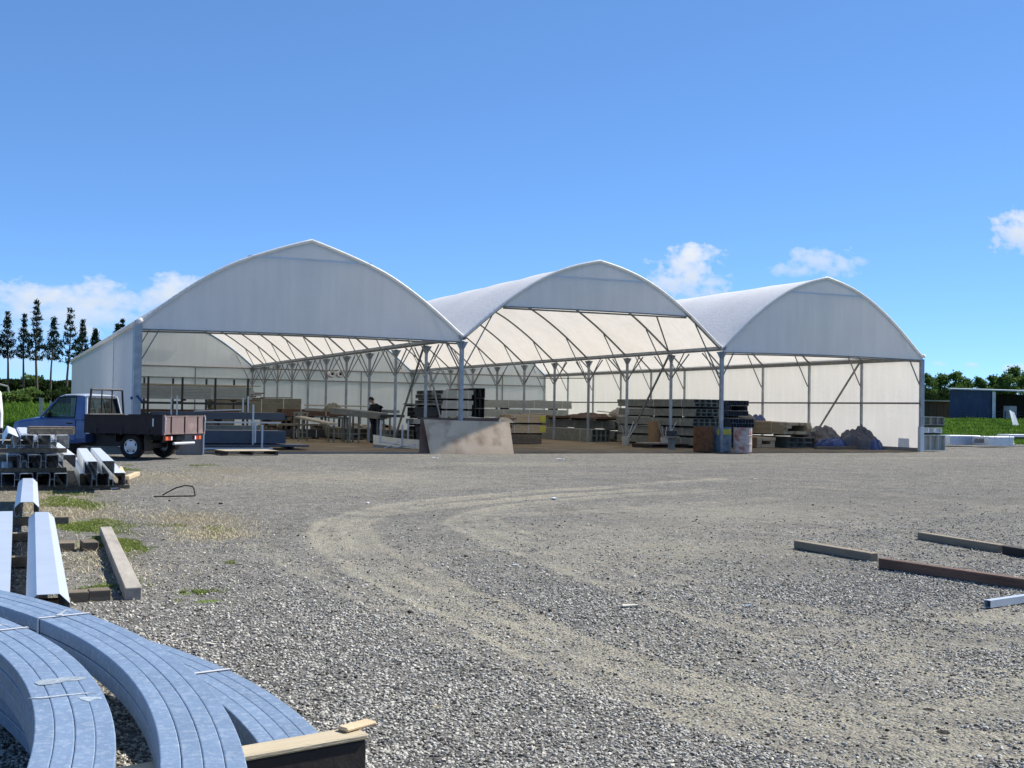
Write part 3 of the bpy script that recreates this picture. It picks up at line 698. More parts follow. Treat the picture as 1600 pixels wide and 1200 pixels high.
# ================================================================== FOREGROUND STEEL
def arc_pts(c, r, a0, a1, z, n=60): return [(c[0]+r*math.cos(R(a0+(a1-a0)*i/n)), c[1]+r*math.sin(R(a0+(a1-a0)*i/n)), z) for i in range(n+1)]
def rprof(w, h, b=.008, k=3):
    out = []
    for cx, cy, s in ((w/2-b, h/2-b, 0), (-w/2+b, h/2-b, 90), (-w/2+b, -h/2+b, 180), (w/2-b, -h/2+b, 270)):
        for i in range(k+1):
            t = R(s+90*i/k); out.append((cx+b*math.cos(t), cy+b*math.sin(t)))
    return out
def bow_bundle(label, c, ro, a0, a1, ztop, n, layers, w, h, straps, seed):
    rr = random.Random(seed)
    T = thing('bow_bundle', label, 'steel bundle', (c[0]+ro, c[1], 0), 'bundles of curved galvanised steel bows')
    for L in range(layers):
        for k in range(n):
            r = ro-w*(k+.5); z = ztop-h*(L+.5)+rr.uniform(-.0015, .0015)
            e = rr.uniform(-.25, .25)
            m = MB(); m.sweep(arc_pts(c, r+rr.uniform(-.0012, .0012), a0+e, a1+rr.uniform(-.2, .2), z), rprof(w-.0016, h-.002, .004, 2))
            m.build('steel_bow', M['bow'], T, smooth=False, bev=0)
    for a, wd, tail in straps:
        m = MB(); zt = ztop+.003; zb = ztop-h*layers-.003; ri = ro-w*n-.003; r2 = ro+.003
        ca, sa = math.cos(R(a)), math.sin(R(a)); tx, ty = -sa, ca
        P = [(ri, zb), (ri, zt), (r2, zt), (r2, zb), (ri, zb)]
        for (ra, za), (rb, zb_) in zip(P[:-1], P[1:]):
            q = []
            for rad, zz in ((ra, za), (rb, zb_)):
                for s in (-wd/2, wd/2): q.append((c[0]+rad*ca+tx*s, c[1]+rad*sa+ty*s, zz))
            nx = 1 if abs(ra-rb) < 1e-6 else 0
            off = Vector((ca*(1 if ra > ro-.01 else -1), sa*(1 if ra > ro-.01 else -1), 0))*.0015 if nx else Vector((0, 0, .0015 if za > ztop else -.0015))
            vs = [Vector(p) for p in q]+[Vector(p)+off for p in q]
            m.add(vs, [(0, 1, 3, 2), (4, 6, 7, 5), (0, 4, 5, 1), (2, 3, 7, 6), (0, 2, 6, 4), (1, 5, 7, 3)])
        s = m.build('strap', M['strap'], T)
        if tail:
            rm = ro-w*n*.6
            b = MB(); b.bbox(c[0]+rm*ca-.014, c[0]+rm*ca+.014, c[1]+rm*sa-.010, c[1]+rm*sa+.010, zt+.001, zt+.008, .002); b.build('clip', M['strap'], s)
            t = MB(); t.sweep([(c[0]+rm*ca, c[1]+rm*sa+.004, zt+.006), (c[0]+rm*ca+.03, c[1]+rm*sa+.03, zt+.022), (c[0]+rm*ca+.055, c[1]+rm*sa+.035, zt+.018)], [(-.006, 0), (.006, 0), (.006, .0015), (-.006, .0015)]); t.build('strap_tail', M['strap'], s)
    return T
C0 = (-5.188, 4.15)
bow_bundle('curved blue-grey steel bundle, outer of the two stacked in front', C0, 5.905, -20, 62, .42, 4, 2, .060, .066, [(18.6, .020, True), (-14, .020, False)], 1)
bow_bundle('curved steel bundle nearest the lower left corner with a white scrape', (C0[0], C0[1]), 5.545, -20, 62, .42, 4, 3, .060, .060, [(16.6, .020, True)], 2)
def scrape(pts, ztop, label_parent, name='scrape'):
    m = MB(); V = [atz(x, y, ztop) for x, y in pts]; n = len(V); m.add([(v.x, v.y, ztop) for v in V]+[(v.x, v.y, ztop-.0009) for v in V], [tuple(range(n)), tuple(range(n, 2*n))[::-1]]+[(i, (i+1) % n, n+(i+1) % n, n+i) for i in range(n)])
    m.build(name, M['scrape'], label_parent)
M['scrape'] = mat('pale_scuff', (.25, .30, .35), .8, 0, .3, 30., stain=(.40, .42, .42), sscale=60, samt=.8)
B1 = [o for o in bpy.data.objects if o.name.startswith('bow_bundle') and 'white scrape' in o.get('label', '')][0]
scrape([(54, 1067), (62, 1062), (80, 1061), (98, 1058), (118, 1057), (134, 1058), (136, 1060), (120, 1063), (104, 1064), (92, 1067), (70, 1070), (60, 1070)], .4216, B1)
scrape([(42, 1091), (70, 1088), (100, 1085), (130, 1082), (150, 1083), (130, 1084), (100, 1087), (66, 1091)], .4216, B1)
scrape([(122, 1090), (135, 1088), (158, 1089), (160, 1092), (146, 1092), (138, 1096), (128, 1093)], .4214, B1)
# lower bundle whose end rests against the timber
P3 = np.array([list(atz(x, y, .275)) for x, y in [(235, 1000), (300, 1022), (370, 1050), (440, 1097), (512, 1155)]])
A_ = np.c_[2*P3[:, :2], np.ones(5)]; s_ = np.linalg.lstsq(A_, (P3[:, :2]**2).sum(1), rcond=None)[0]; R3 = math.sqrt(s_[2]+s_[0]**2+s_[1]**2)
a_end = math.degrees(math.atan2(P3[-1][1]-s_[1], P3[-1][0]-s_[0]))
a_st = math.degrees(math.atan2(atz(308, 1052, .275)[1]-s_[1]+.02, atz(308, 1052, .275)[0]-s_[0]+.12))
bow_bundle('lowest curved steel bundle, emerging under the others beside the timber', (float(s_[0]), float(s_[1])), R3, a_end, 75, .275, 4, 2, .058, .060, [(a_st, .022, False)], 3)
# deeper bows low in the dark gap
bow_bundle('shaded curved steel bundle lying low between the two front bundles', (C0[0]-.10, C0[1]), 5.66, -20, 60, .17, 3, 2, .060, .060, [], 4)
def timber(name, p0, p1, w, h, z0, m, label, group=None, cat='timber', b=.006):
    p0 = Vector((p0[0], p0[1], 0)); p1 = Vector((p1[0], p1[1], 0)); L = (p1-p0).length; a = math.atan2(p1.y-p0.y, p1.x-p0.x)-math.pi/2
    o = MB().bbox(-w/2, w/2, 0, L, 0, h, b).build(name, m, None, label=label, cat=cat, group=group)
    oo = WL[o.name]; o.location = (0, 0, 0)
    me = o.data; 
    for v in me.vertices: v.co += oo
    o.location = (p0.x, p0.y, z0); o.rotation_euler[2] = a; return o
pA, pB = atz(388, 1172, .285), atz(560, 1138, .285)
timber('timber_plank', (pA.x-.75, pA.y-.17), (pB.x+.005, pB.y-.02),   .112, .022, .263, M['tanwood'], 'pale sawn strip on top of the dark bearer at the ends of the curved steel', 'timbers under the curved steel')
timber('timber_bearer', (pA.x-.75, pA.y-.17), (pB.x, pB.y-.02), .10, .118, .143, M['blackwood'], 'dark bearer directly under the ends of the curved steel bundles', 'timbers under the curved steel')  # near-black body; the thin tan strip above forms its top face
timber('timber_bearer', (pA.x-.9, pA.y-.23), (pB.x+.03, pB.y-.08), .09, .14, .0, M['blackwood'], 'black lowest bearer, flat on the gravel by the curved steel', 'timbers under the curved steel')
timber('timber_bearer', (.15, 4.05), (.62, 4.1), .09, .05, .05, M['redwood'], 'short red-brown bearer in the gap between the curved steel bundles', 'timbers under the curved steel')
timber('timber_bearer', (-1.2, 7.3), (.1, 7.3), .10, .16, .0, M['woodx'], 'bearer under the far part of the curved steel bundles', 'timbers under the curved steel')
o = timber('timber_offcut', (pB.x-.07, pB.y-.03), (pB.x+.06, pB.y+.035), .055, .016, .287, M['freshwood'], 'splintered pale offcut on the end of the timber beside the curved steel', None, 'offcut')

# long pressed steel beams at the left
def folded(label, px, p0, L, prof, z0, rz, m, group, name='steel_beam', cat='steel beam', th=.003):
    """thin folded section swept along +Y; prof is an open line (x, z)"""
    n = len(prof); out = []
    for i in range(n):
        a = Vector((*prof[max(i-1, 0)], 0)); b = Vector((*prof[i], 0)); c = Vector((*prof[min(i+1, n-1)], 0))
        d = ((b-a).normalized() if (b-a).length > 0 else Vector())+((c-b).normalized() if (c-b).length > 0 else Vector()); d.normalize()
        out.append((b.x-d.y*th, b.y+d.x*th))
    pr_ = list(prof)+out[::-1]
    mb = MB(); N = len(pr_)
    vs = [(x, y, z) for y in (0, L) for x, z in pr_]
    fs = [(i, (i+1) % N, N+(i+1) % N, N+i) for i in range(N)]
    for i in range(n-1): fs += [(i, i+1, N-2-i, N-1-i), (N+i, N+N-1-i, N+N-2-i, N+i+1)]
    mb.add(vs, fs); return mb
cap = [(-.075, .02), (-.105, .0), (-.125, .03), (-.125, .10), (-.065, .16), (.065, .16), (.125, .10), (.125, .03), (.105, 0), (.075, .02)]
def beam(x, y, L, rz, z0, label, prof=cap, m='bright', group='long bright steel beams lying on bearers', inner=None):
    mb = folded(label, None, None, L, prof, z0, rz, None, group)
    T = mb.build('steel_beam', M[m], None, label=label, cat='steel beam', group=group)
    o_ = WL[T.name].copy()
    for v in T.data.vertices: v.co += o_
    place(T, x, y, z0, R(rz)); return T
beam(.285, 7.72, 5.75, -1.25, .10, 'long pale blue steel beam ending beside the curved bundles')
beam(.272, 13.95, 4.3, -1.2, .17, 'shorter pale steel beam lying straight behind the long one')
sheet = [(-.30, .0), (-.30, .14), (.30, .14), (.30, .0)]
beam(-.235, 7.85, 5.8, -.6, .12, 'wide flat pale blue steel tray at the left edge of the yard', sheet)
beam(-.93, 8.1, 5.8, -.6, .12, 'second wide flat steel tray, left of the edge one', sheet)
MB().box(-.03, .02, 7.9, 13.6, 0.06, .115).build('timber_bearer', M['blackwood'], label='dark batten lying along between the flat tray and the long beam', cat='timber')
def bearer_x(x0, x1, y, w, h, z0, m, label, group='short bearers under the long steel beams', rz=0):
    return timber('timber_bearer', (x0, y), (x1, y+math.tan(R(rz))*(x1-x0)), w, h, z0, M[m], label, group)
bearer_x(-1.6, .75, 14.72, .12, .095, 0, 'woodx', 'grey bearer sticking out furthest from under the beams', )
bearer_x(-1.6, .55, 13.07, .10, .09, 0, 'woodx', 'small bearer end showing between the two longer ones')
bearer_x(-1.6, .49, 11.05, .10, .095, 0, 'woodx', 'rounded bearer end just past the two loose blocks')
bearer_x(-1.6, .46, 8.6, .10, .095, 0, 'woodx', 'bearer under the near end of the long steel beam')
def block(x0, x1, y0, y1, h, rz, m, label, group='loose timber blocks by the steel beams'):
    o = MB().bbox(-(x1-x0)/2, (x1-x0)/2, -(y1-y0)/2, (y1-y0)/2, 0, h, .005).build('timber_block', M[m], label=label, cat='timber block', group=group)
    place(o, (x0+x1)/2, (y0+y1)/2, -.006, R(rz)); return o
block(.535, .685, 12.1, 12.35, .085, -3, 'woodx', 'left small block of the pair in the grass')
block(.74, .885, 12.05, 12.3, .09, 4, 'woodx', 'right small block of the pair in the grass')
block(.455, .60, 8.95, 9.07, .085, 4, 'woodx', 'left block of two butted together on the gravel')
block(.603, .755, 8.96, 9.08, .09, 3, 'woodx', 'right block of two butted together on the gravel')
# long pole lying in the grass
pa, pb = atz(166, 838), atz(208, 938)
timber('timber_post', (pb.x, pb.y), (pa.x, pa.y+.1), .12, .10, -.005, M['wood'], 'long grey weathered timber lying alone on the gravel at left', None)

# stack of purlins, three rows, seen end on
hat = [(-.075, .0), (-.095, .0), (-.095, .012), (-.095, .195), (-.08, .205), (.08, .205), (.095, .195), (.095, .012), (.095, 0), (.075, 0)]
tray = [(-.06, .11), (-.05, .10), (.05, .10), (.06, .11)]
tray = [(-.035, 0.), (-.035, .095), (-.028, .1), (.028, .1), (.035, .095), (.035, 0.)]
def purlin(x, z, y, L, prof, rz=0, label='', group='', jx=0):
    mb = folded('', None, None, L, prof, 0, 0, None, '')
    T = mb.build('steel_purlin', M['rail'], None, label=label, cat='steel purlin', group=group)
    o_ = WL[T.name].copy()
    for v in T.data.vertices: v.co += o_
    place(T, x, y, z, R(rz)); return T
rows = [(.07, 20.40, [.23, .50, .76, 1.02]), (.37, 20.44, [.31, .62, .885, 1.15]), (.69, 20.50, [.50, .76, 1.04])]
NM = ['leftmost', 'second from left', 'third from left', 'rightmost']
for ri, (z, y, xs) in enumerate(rows):
    lv = ['bottom', 'middle', 'top'][ri]
    xs = [x-.12 for x in xs]
    for k, x in enumerate(xs):
        nm = (['leftmost', 'middle', 'rightmost'] if len(xs) == 3 else NM)[k]
        purlin(x, z, y+random.uniform(-.05, .05), 6.0, hat, 0, f'{nm} dark mouthed steel purlin, {lv} row of the stack by the ute', 'steel purlins in the three row stack')
        if k < len(xs)-1:
            purlin((x+xs[k+1])/2, z, y+.03, 6.0, tray, 0, f'narrow channel right of the {nm} purlin, {lv} row', 'narrow channels between the stacked purlins')
purlin(.10, .70, 20.7, 6.0, hat, 0, 'tipped bright steel purlin at the left end of the top row', 'steel purlins in the three row stack').rotation_euler[1] = R(24)
lv = ['under the bottom', 'under the middle', 'under the top', 'on top of the top']
for i, z in enumerate((.0, .285, .605)):
    timber('timber_bearer', (-.25, 20.72), (1.0, 20.72), .09, .075, z-.005, M['woodx'], f'brown bearer {lv[i]} row of stacked purlins', 'bearers in the purlin stack')
    timber('timber_bearer', (-.25, 24.6), (1.0, 24.6), .09, .075, z-.005, M['woodx'], f'far bearer {lv[i]} row of stacked purlins', 'bearers in the purlin stack')
timber('timber_plank', (.40, 21.1), (1.12, 21.15), .36, .12, .905, M['woodx'], 'weathered wide plank lying across the top of the purlin stack', None)
timber('timber_plank', (.42, 20.85), (1.10, 20.88), .16, .10, .90, M['woodx'], 'thick brown board on the front of the purlin stack top', None)
# second stack beside it
for k, (x, z, y, pf) in enumerate([(1.40, .07, 20.3, hat), (1.67, .07, 20.35, hat), (1.93, .07, 20.4, hat), (1.43, .30, 19.6, hat), (1.70, .30, 19.75, hat)]):
    place_ = ['left', 'middle', 'right'][k] if k < 3 else ['left', 'right'][k-3]
    purlin(x-.12, z, y, 5.9 if k < 3 else 5.6, pf, 0-2, f'{place_} pale steel purlin in the {"lower" if k < 3 else "upper"} layer of the small leaning stack', 'steel purlins in the small stack')
for k, x in enumerate((1.415, 1.68)): purlin(x, .07, 20.42, 5.8, tray, -2, f'narrow channel {"left" if k == 0 else "right"} of centre in the small purlin stack', 'narrow channels in the small purlin stack')
timber('timber_bearer', (1.1, 20.6), (2.0, 20.65), .09, .075, -.005, M['woodx'], 'bearer under the small stack of pale purlins', 'bearers in the purlin stack')
# scrap wood and rod
sc = atz(203, 757)
timber('scrap_wood', (sc.x-.06, sc.y), (sc.x+.17, sc.y+.35), .09, .07, .08, M['freshwood'], 'pale broken post end propped beside the small purlin stack', 'scrap wood by the purlins', 'scrap wood').rotation_euler[0] = R(8)
timber('scrap_wood', (sc.x-.14, sc.y+.1), (sc.x-.02, sc.y+.5), .11, .14, -.005, M['redwood'], 'dark split block under the pale post end', 'scrap wood by the purlins', 'scrap wood')
timber('scrap_wood', (sc.x-.10, sc.y+.15), (sc.x-.16, sc.y+.35), .06, .06, .14, M['freshwood'], 'small upright splinter of pale wood on the dark block', 'scrap wood by the purlins', 'scrap wood').rotation_euler[0] = R(35)
def rod():
    a, b_, c = atz(240, 777), atz(305, 776), atz(303, 762)
    pts = [a, b_, Vector((c.x, c.y-.9, .14)), Vector((c.x-.06, b_.y+.1, .21)), Vector((b_.x-.2, b_.y+.2, .235)), Vector((b_.x-.38, b_.y+.3, .20)), Vector((b_.x-.5, b_.y+.4, .12)), Vector((b_.x-.56, b_.y+.5, .02))]
    pts = [Vector((a.x, a.y, .012)), Vector((b_.x, b_.y, .012)), Vector((b_.x-.015, b_.y+.05, .12))]+[Vector((b_.x-.03, b_.y+.1, .155)), Vector((b_.x-.14, b_.y+.15, .165)), Vector((b_.x-.26, b_.y+.2, .13)), Vector((b_.x-.38, b_.y+.25, .06)), Vector((b_.x-.45, b_.y+.3, .012))]
    m = MB()
    for p, q in zip(pts[:-1], pts[1:]): m.tube(p, q, .011, 6)
    m.build('bent_rod', M['rod'], label='bent rusty reinforcing rod lying on the gravel before the ute', cat='metal rod')
rod()
# right hand timbers
G = 'bearer timbers laid out on the gravel at right'
def rt(p0, p1, w, h, m, label, ext=0):
    a, b_ = atz(*p0), atz(*p1); d = (b_-a).normalized(); a2 = b_+d*ext
    n = Vector((-d.y, d.x, 0)); n = n if n.x > 0 else -n
    timber('timber_bearer', (a.x+n.x*w/2, a.y+n.y*w/2), (a2.x+n.x*w/2, a2.y+n.y*w/2), w, h, -.006, M[m], label, G)
rt((1240, 856), (1360, 877), .10, .085, 'oldtan', 'shorter tan bearer left of the long red-brown one')
rt((1372, 887), (1600, 922), .10, .095, 'redwood', 'long red-brown bearer running out of view at right', .15)
rt((1433, 842), (1560, 863), .10, .085, 'oldtan', 'tan bearer lying behind, next to a dark one')
rt((1565, 865), (1600, 871), .10, .09, 'blackwood', 'dark bearer at the right edge behind the red-brown one', 1.2)
ta = atz(1548, 950)
o = MB(); L = 1.0; w = .055
o.box(0, L, 0, .003, 0, w); o.box(0, L, w-.003, w, 0, w); o.box(0, L, .003, w-.003, w-.003, w); o.box(0, L, .003, w-.003, 0, .003)
T = o.build('box_tube', M['bright'], label='white square steel tube with open end on the gravel at right', cat='steel tube')
o_ = WL[T.name].copy()
for v in T.data.vertices: v.co += o_
place(T, ta.x, ta.y, 0, R(12))
# ================================================================== UTE
def ute():
    T = thing('flat_tray_ute', 'blue flatbed ute with dark maroon tray and black headboard rack parked left of the shed', 'ute')
    def P(px): return px
    # chassis
    c = MB(); c.box(.25, 4.2, -.42, -.32, .50, .62); c.box(.25, 4.2, .32, .42, .50, .62); c.box(.9, 1.15, -.6, .6, .28, .40); c.tube((1.05, -.62, .33), (1.05, .62, .33), .07, 8); c.lathe((1.05, 0, .33), [(0, -.14), (.12, -.1), (.15, 0), (.12, .1), (0, .14)], 10, 'x')
    c.box(2.0, 4.3, -.30, .30, .30, .55); c.box(1.5, 2.3, .25, .5, .32, .60); c.box(.35, .42, -.42, .42, .50, .60)
    c.build('chassis', M['black'], T)
    # tray
    t = MB(); t.box(.0, 2.32, -.95, .95, .70, .745)
    for x in (.25, .75, 1.25, 1.75, 2.15): t.box(x-.03, x+.03, -.93, .93, .63, .70)
    t.build('tray_floor', M['brown'], T)
    for s in (1, -1):
        b = MB(); y0, y1 = (.93, .965) if s > 0 else (-.965, -.93)
        b.bbox(.035, 2.32, y0, y1, .66, 1.13, .006)
        b.box(.035, 2.32, y0-.012, y1+.012, 1.105, 1.135)
        b.box(.035, 2.32, y0-.010, y1+.010, .66, .69)
        sb = b.build('side_board', M['brown'], T)
        for x in (.42, 1.2, 1.95):
            h = MB(); yy = y1+.006 if s > 0 else y0-.006
            h.box(x-.02, x+.02, min(yy, yy+s*.016), max(yy, yy+s*.016), .64, .80); h.build('hinge', M['black'], sb)
        l = MB(); l.box(.27, .30, min(y1*1 if s > 0 else y0-.02, (y1+.02) if s > 0 else y0), max((y1+.02) if s > 0 else y0-.0, y1 if s > 0 else y0-.02), .86, 1.06); l.build('latch', M['rail'], sb)
    g = MB(); g.bbox(-.005, .030, -.90, .90, .66, 1.13, .006); g.box(-.014, .034, -.90, .90, 1.105, 1.133); g.box(-.016, .034, -.90, .90, .66, .70)
    tg = g.build('tailgate', M['pinkbrown'], T)
    for y in (-.62, 0, .62):
        h = MB(); h.box(-.024, -.006, y-.016, y+.016, .62, 1.12); h.build('hinge_strap', M['brown'], tg)
    for y in (-.93, .93):
        h = MB(); h.box(-.03, .034, y-.028, y+.028, .64, 1.15); h.build('corner_post', M['pinkbrown'], T)
        h = MB(); h.tube((-.035, y, .74), (-.035, y, 1.11), .016, 6); h.box(-.055, -.03, y-.012, y+.012, 1.02, 1.10); h.build('tailgate_latch', M['rail'], tg)
    # headboard rack
    h = MB()
    for y in (-.72, .72): h.tube((2.345, y*1.10, .72), (2.345, y*.92, 1.78), .028, 6)
    h.tube((2.345, -.665, 1.78), (2.345, .665, 1.78), .028, 6); h.tube((2.345, -.79, 1.13), (2.345, .79, 1.13), .025, 6)
    for y in (-.22, .22): h.tube((2.345, y, 1.13), (2.345, y, 1.78), .016, 6)
    h.build('headboard_rack', M['black'], T)
    # cab lower body lofted along x : (x, half width, z bottom, z top)
    def loft(secs, m, name, parent=T, sm=True):
        mb = MB(); n = None; vs = []
        for x, hw, zb, zt, cr in secs:
            ring = [(-hw*.96, zb), (-hw, zb+.12), (-hw, (zb+zt)/2), (-hw*.985, zt-.07), (-hw*.93, zt-.015), (-hw*.5, zt+cr*.8), (0, zt+cr), (hw*.5, zt+cr*.8), (hw*.93, zt-.015), (hw*.985, zt-.07), (hw, (zb+zt)/2), (hw, zb+.12), (hw*.96, zb)]
            n = len(ring); vs += [(x, a, b) for a, b in ring]
        fs = [(i*n+j, i*n+(j+1) % n, (i+1)*n+(j+1) % n, (i+1)*n+j) for i in range(len(secs)-1) for j in range(n)]
        fs += [tuple(range(n))[::-1], tuple(range((len(secs)-1)*n, len(secs)*n))]
        mb.add(vs, fs); o = mb.build(name, m, parent, smooth=False); return o
    body = loft([(2.40, .80, .40, 1.02, 0), (2.9, .81, .36, 1.03, 0), (3.35, .815, .36, 1.045, 0.0), (3.55, .815, .40, 1.06, .01), (3.75, .81, .50, 1.05, .03), (4.15, .80, .55, 1.01, .035), (4.50, .77, .45, .955, .03), (4.70, .70, .42, .90, .02), (4.76, .64, .46, .80, .0)], M['carblue'], 'cab_body')
    body.modifiers.new('b', 'BEVEL').width = .012
    # greenhouse: pillars and roof
    zb, zr = 1.02, 1.63
    def gp(x, s, z): return Vector((x, s*(.79-.13*(z-zb)/(zr-zb)), z))
    r = MB(); secs = [(2.50, .64, 1.60), (2.56, .66, 1.635), (2.85, .665, 1.655), (3.15, .66, 1.645), (3.30, .64, 1.60)]
    vs = []
    for x, hw, z in secs:
        vs += [(x, -hw, z-.03), (x, -hw*.93, z+.0), (x, 0, z+.018), (x, hw*.93, z), (x, hw, z-.03), (x, hw*.9, z-.045), (x, -hw*.9, z-.045)]
    n = 7; r.add(vs, [(i*n+j, i*n+(j+1) % n, (i+1)*n+(j+1) % n, (i+1)*n+j) for i in range(4) for j in range(n)]+[tuple(range(7))[::-1], tuple(range(28, 35))])
    roof = r.build('cab_roof', M['carsilver'], T)
    for s in (-1, 1):
        p = MB(); p.sweep([(3.80, s*.77, 1.03), (3.55, s*.73, 1.30), (3.28, s*.645, 1.585)], [(-.022, -.02), (.022, -.02), (.022, .02), (-.022, .02)], up=Vector((1, 0, .6)).normalized()); p.build('windscreen_pillar', M['carblue'], T)
        p = MB(); y = s
        a0, a1 = gp(2.43, s, zb), gp(2.53, s, 1.59); b0, b1 = gp(2.72, s, zb), gp(2.76, s, 1.59)
        off = Vector((0, -s*.035, 0))
        p.add([a0, b0, b1, a1, a0+off, b0+off, b1+off, a1+off], [(0, 1, 2, 3), (4, 7, 6, 5), (0, 4, 5, 1), (1, 5, 6, 2), (2, 6, 7, 3), (3, 7, 4, 0)]); p.build('rear_pillar', M['carblue'], T)
        p = MB(); p.tube(gp(2.415, s, zb)+Vector((0, -s*.03, 0)), gp(2.50, s, 1.60)+Vector((0, -s*.03, 0)), .035, 6); p.build('rear_pillar_trim', M['carsilver'], T)
        # door with its window
        d = MB(); yo = s*.818
        y0, y1 = sorted((yo-s*.012, yo+s*.006)); 
        d.bbox(2.70, 3.62, y0, y1, .46, 1.0, .005); dr = d.build('door', M['carblue'], T)
        hd = MB(); y0, y1 = sorted((yo+s*.004, yo+s*.028)); hd.bbox(2.78, 2.95, y0, y1, .875, .905, .006); hd.build('handle', M['black'], dr)
        w = MB(); q = [gp(2.74, s, zb+.02), gp(3.62, s, zb+.03), gp(3.34, s, 1.50), gp(3.27, s, 1.57), gp(2.78, s, 1.57)]
        off = Vector((0, -s*.005, 0)); k = len(q)
        w.add(q+[p_+off for p_ in q], [tuple(range(k)), tuple(range(k, 2*k))[::-1]]+[(i, (i+1) % k, k+(i+1) % k, k+i) for i in range(k)]); w.build('side_window', M['glass'], dr)
        fr = MB()
        for i in range(k): fr.tube(q[i], q[(i+1) % k], .014, 5)
        fr.build('window_seal', M['black'], dr)
        mi = MB(); mi.bbox(3.42, 3.50, min(s*.80, s*.99), max(s*.80, s*.99), 1.04, 1.17, .012); mi.build('mirror', M['black'], T)
        mp = MB(); mp.box(1.45, 1.47, min(s*.55, s*.85), max(s*.55, s*.85), .45, .68); mp.box(.60, .615, min(s*.55, s*.85), max(s*.55, s*.85), .22, .66); mp.build('mudflap', M['black'], T)
        # wheel arch liner at the front
        ar = MB(); y0, y1 = sorted((s*.60, s*.823)); ar.lathe((3.93, y0, .36), [(0, 0), (.37, 0), (.37, y1-y0), (0, y1-y0)], 20, 'y'); ar.build('wheel_arch', M['black'], T)
        # tail lamps
        tl = MB(); y0, y1 = sorted((s*.52, s*.84)); tl.bbox(.02, .08, y0, y1, .50, .615, .008)
        lamp = tl.build('tail_lamp', M['red'], T)
        ti = MB(); y0, y1 = sorted((s*.72, s*.83)); ti.box(.008, .019, y0, y1, .512, .603); ti.build('indicator', M['orange'], lamp)
        ti = MB(); y0, y1 = sorted((s*.53, s*.58)); ti.box(.008, .019, y0, y1, .512, .603); ti.build('reversing_lens', M['white'], lamp)
    w = MB(); q = [Vector((2.425, -.68, 1.10)), Vector((2.425, .68, 1.10)), Vector((2.485, .58, 1.55)), Vector((2.485, -.58, 1.55))]; off = Vector((.006, 0, 0))
    w.add(q+[p+off for p in q], [(0, 1, 2, 3), (7, 6, 5, 4), (0, 4, 5, 1), (1, 5, 6, 2), (2, 6, 7, 3), (3, 7, 4, 0)]); rw = w.build('rear_window', M['glass'], T)
    fr = MB()
    for i in range(4): fr.tube(q[i]-off*2, q[(i+1) % 4]-off*2, .018, 5)
    fr.build('window_seal', M['black'], rw)
    p = MB(); p.box(2.405, 2.45, -.74, .74, 1.0, 1.10); p.box(2.48, 2.52, -.60, .60, 1.55, 1.62); p.build('rear_panel', M['carsilver'], T)
    w = MB(); q = [Vector((3.80, -.74, 1.05)), Vector((3.80, .74, 1.05)), Vector((3.29, .61, 1.585)), Vector((3.29, -.61, 1.585))]; off = Vector((-.006, 0, -.004))
    w.add(q+[p+off for p in q], [(0, 1, 2, 3), (7, 6, 5, 4), (0, 4, 5, 1), (1, 5, 6, 2), (2, 6, 7, 3), (3, 7, 4, 0)]); w.build('windscreen', M['glass'], T)
    for s in (-1, 1):
        st = MB(); y0, y1 = sorted((s*.12, s*.62)); st.bbox(2.62, 3.15, y0, y1, .75, .95, .04); st.bbox(2.58, 2.72, y0, y1, .9, 1.30, .04); st.bbox(2.56, 2.66, s*.37-.12, s*.37+.12, 1.30, 1.45, .03); st.build('seat', M['darksteel'], T)
    d = MB(); d.box(3.45, 3.75, -.70, .70, .85, 1.06); d.lathe((3.32, -.37, 1.08), [(.17, 0), (.185, .012), (.17, .024), (.155, .012), (.17, 0)], 18, 'x'); d.build('dashboard', M['darksteel'], T)
    b = MB(); b.bbox(4.66, 4.86, -.76, .76, .38, .56, .02); b.build('front_bumper', M['darksteel'], T)
    pl = MB(); pl.box(.10, .115, -.20, .20, .50, .62); pl.build('number_plate', M['darksteel'], T)
    b = MB(); b.tube((.05, -.55, .42), (.05, .40, .42), .035, 8); b.build('tow_bar', M['rail'], T)
    # wheels
    def wheel(x, y, s):
        prof_t = [(.19, -.09), (.27, -.10), (.315, -.085), (.33, -.05), (.333, 0), (.33, .05), (.315, .085), (.27, .10), (.19, .09)]
        t = MB(); t.lathe((x, y, .333), prof_t, 28, 'y'); ty = t.build('wheel', M['tyre'], T, smooth=False)
        r = MB(); f = .07*s
        r.lathe((x, y, .333), [(.195, f), (.205, f+.012*s), (.19, f+.02*s), (.15, f+.012*s), (.06, f+.022*s), (.0, f+.024*s)], 28, 'y'); rm = r.build('hubcap', M['rim'], ty)
        for k in range(5):
            a = 2*math.pi*k/5+.3
            h = MB(); cx, cz = x+.15*math.cos(a), .333+.15*math.sin(a); e = Matrix.Translation((cx, y+f+.018*s, cz)) @ Matrix.Rotation(-a, 4, 'Y')
            h.bbox(-.018, .018, -.004, .004, -.035, .035, .003, e); h.build('hubcap_slot', M['black'], rm)
    for x in (1.05, 3.93):
        for s in (-1, 1): wheel(x, s*.70, s)
    # position: tail corner solved from the left rear wheel
    th = R(40); W_ = atz(205, 718); h = Vector((-math.cos(th), math.sin(th), 0)); lft = Vector((-math.sin(th), -math.cos(th), 0))
    org = Vector((W_.x, W_.y, 0))-h*1.05-lft*.75
    place(T, org.x, org.y, 0, math.atan2(h.y, h.x))
ute()

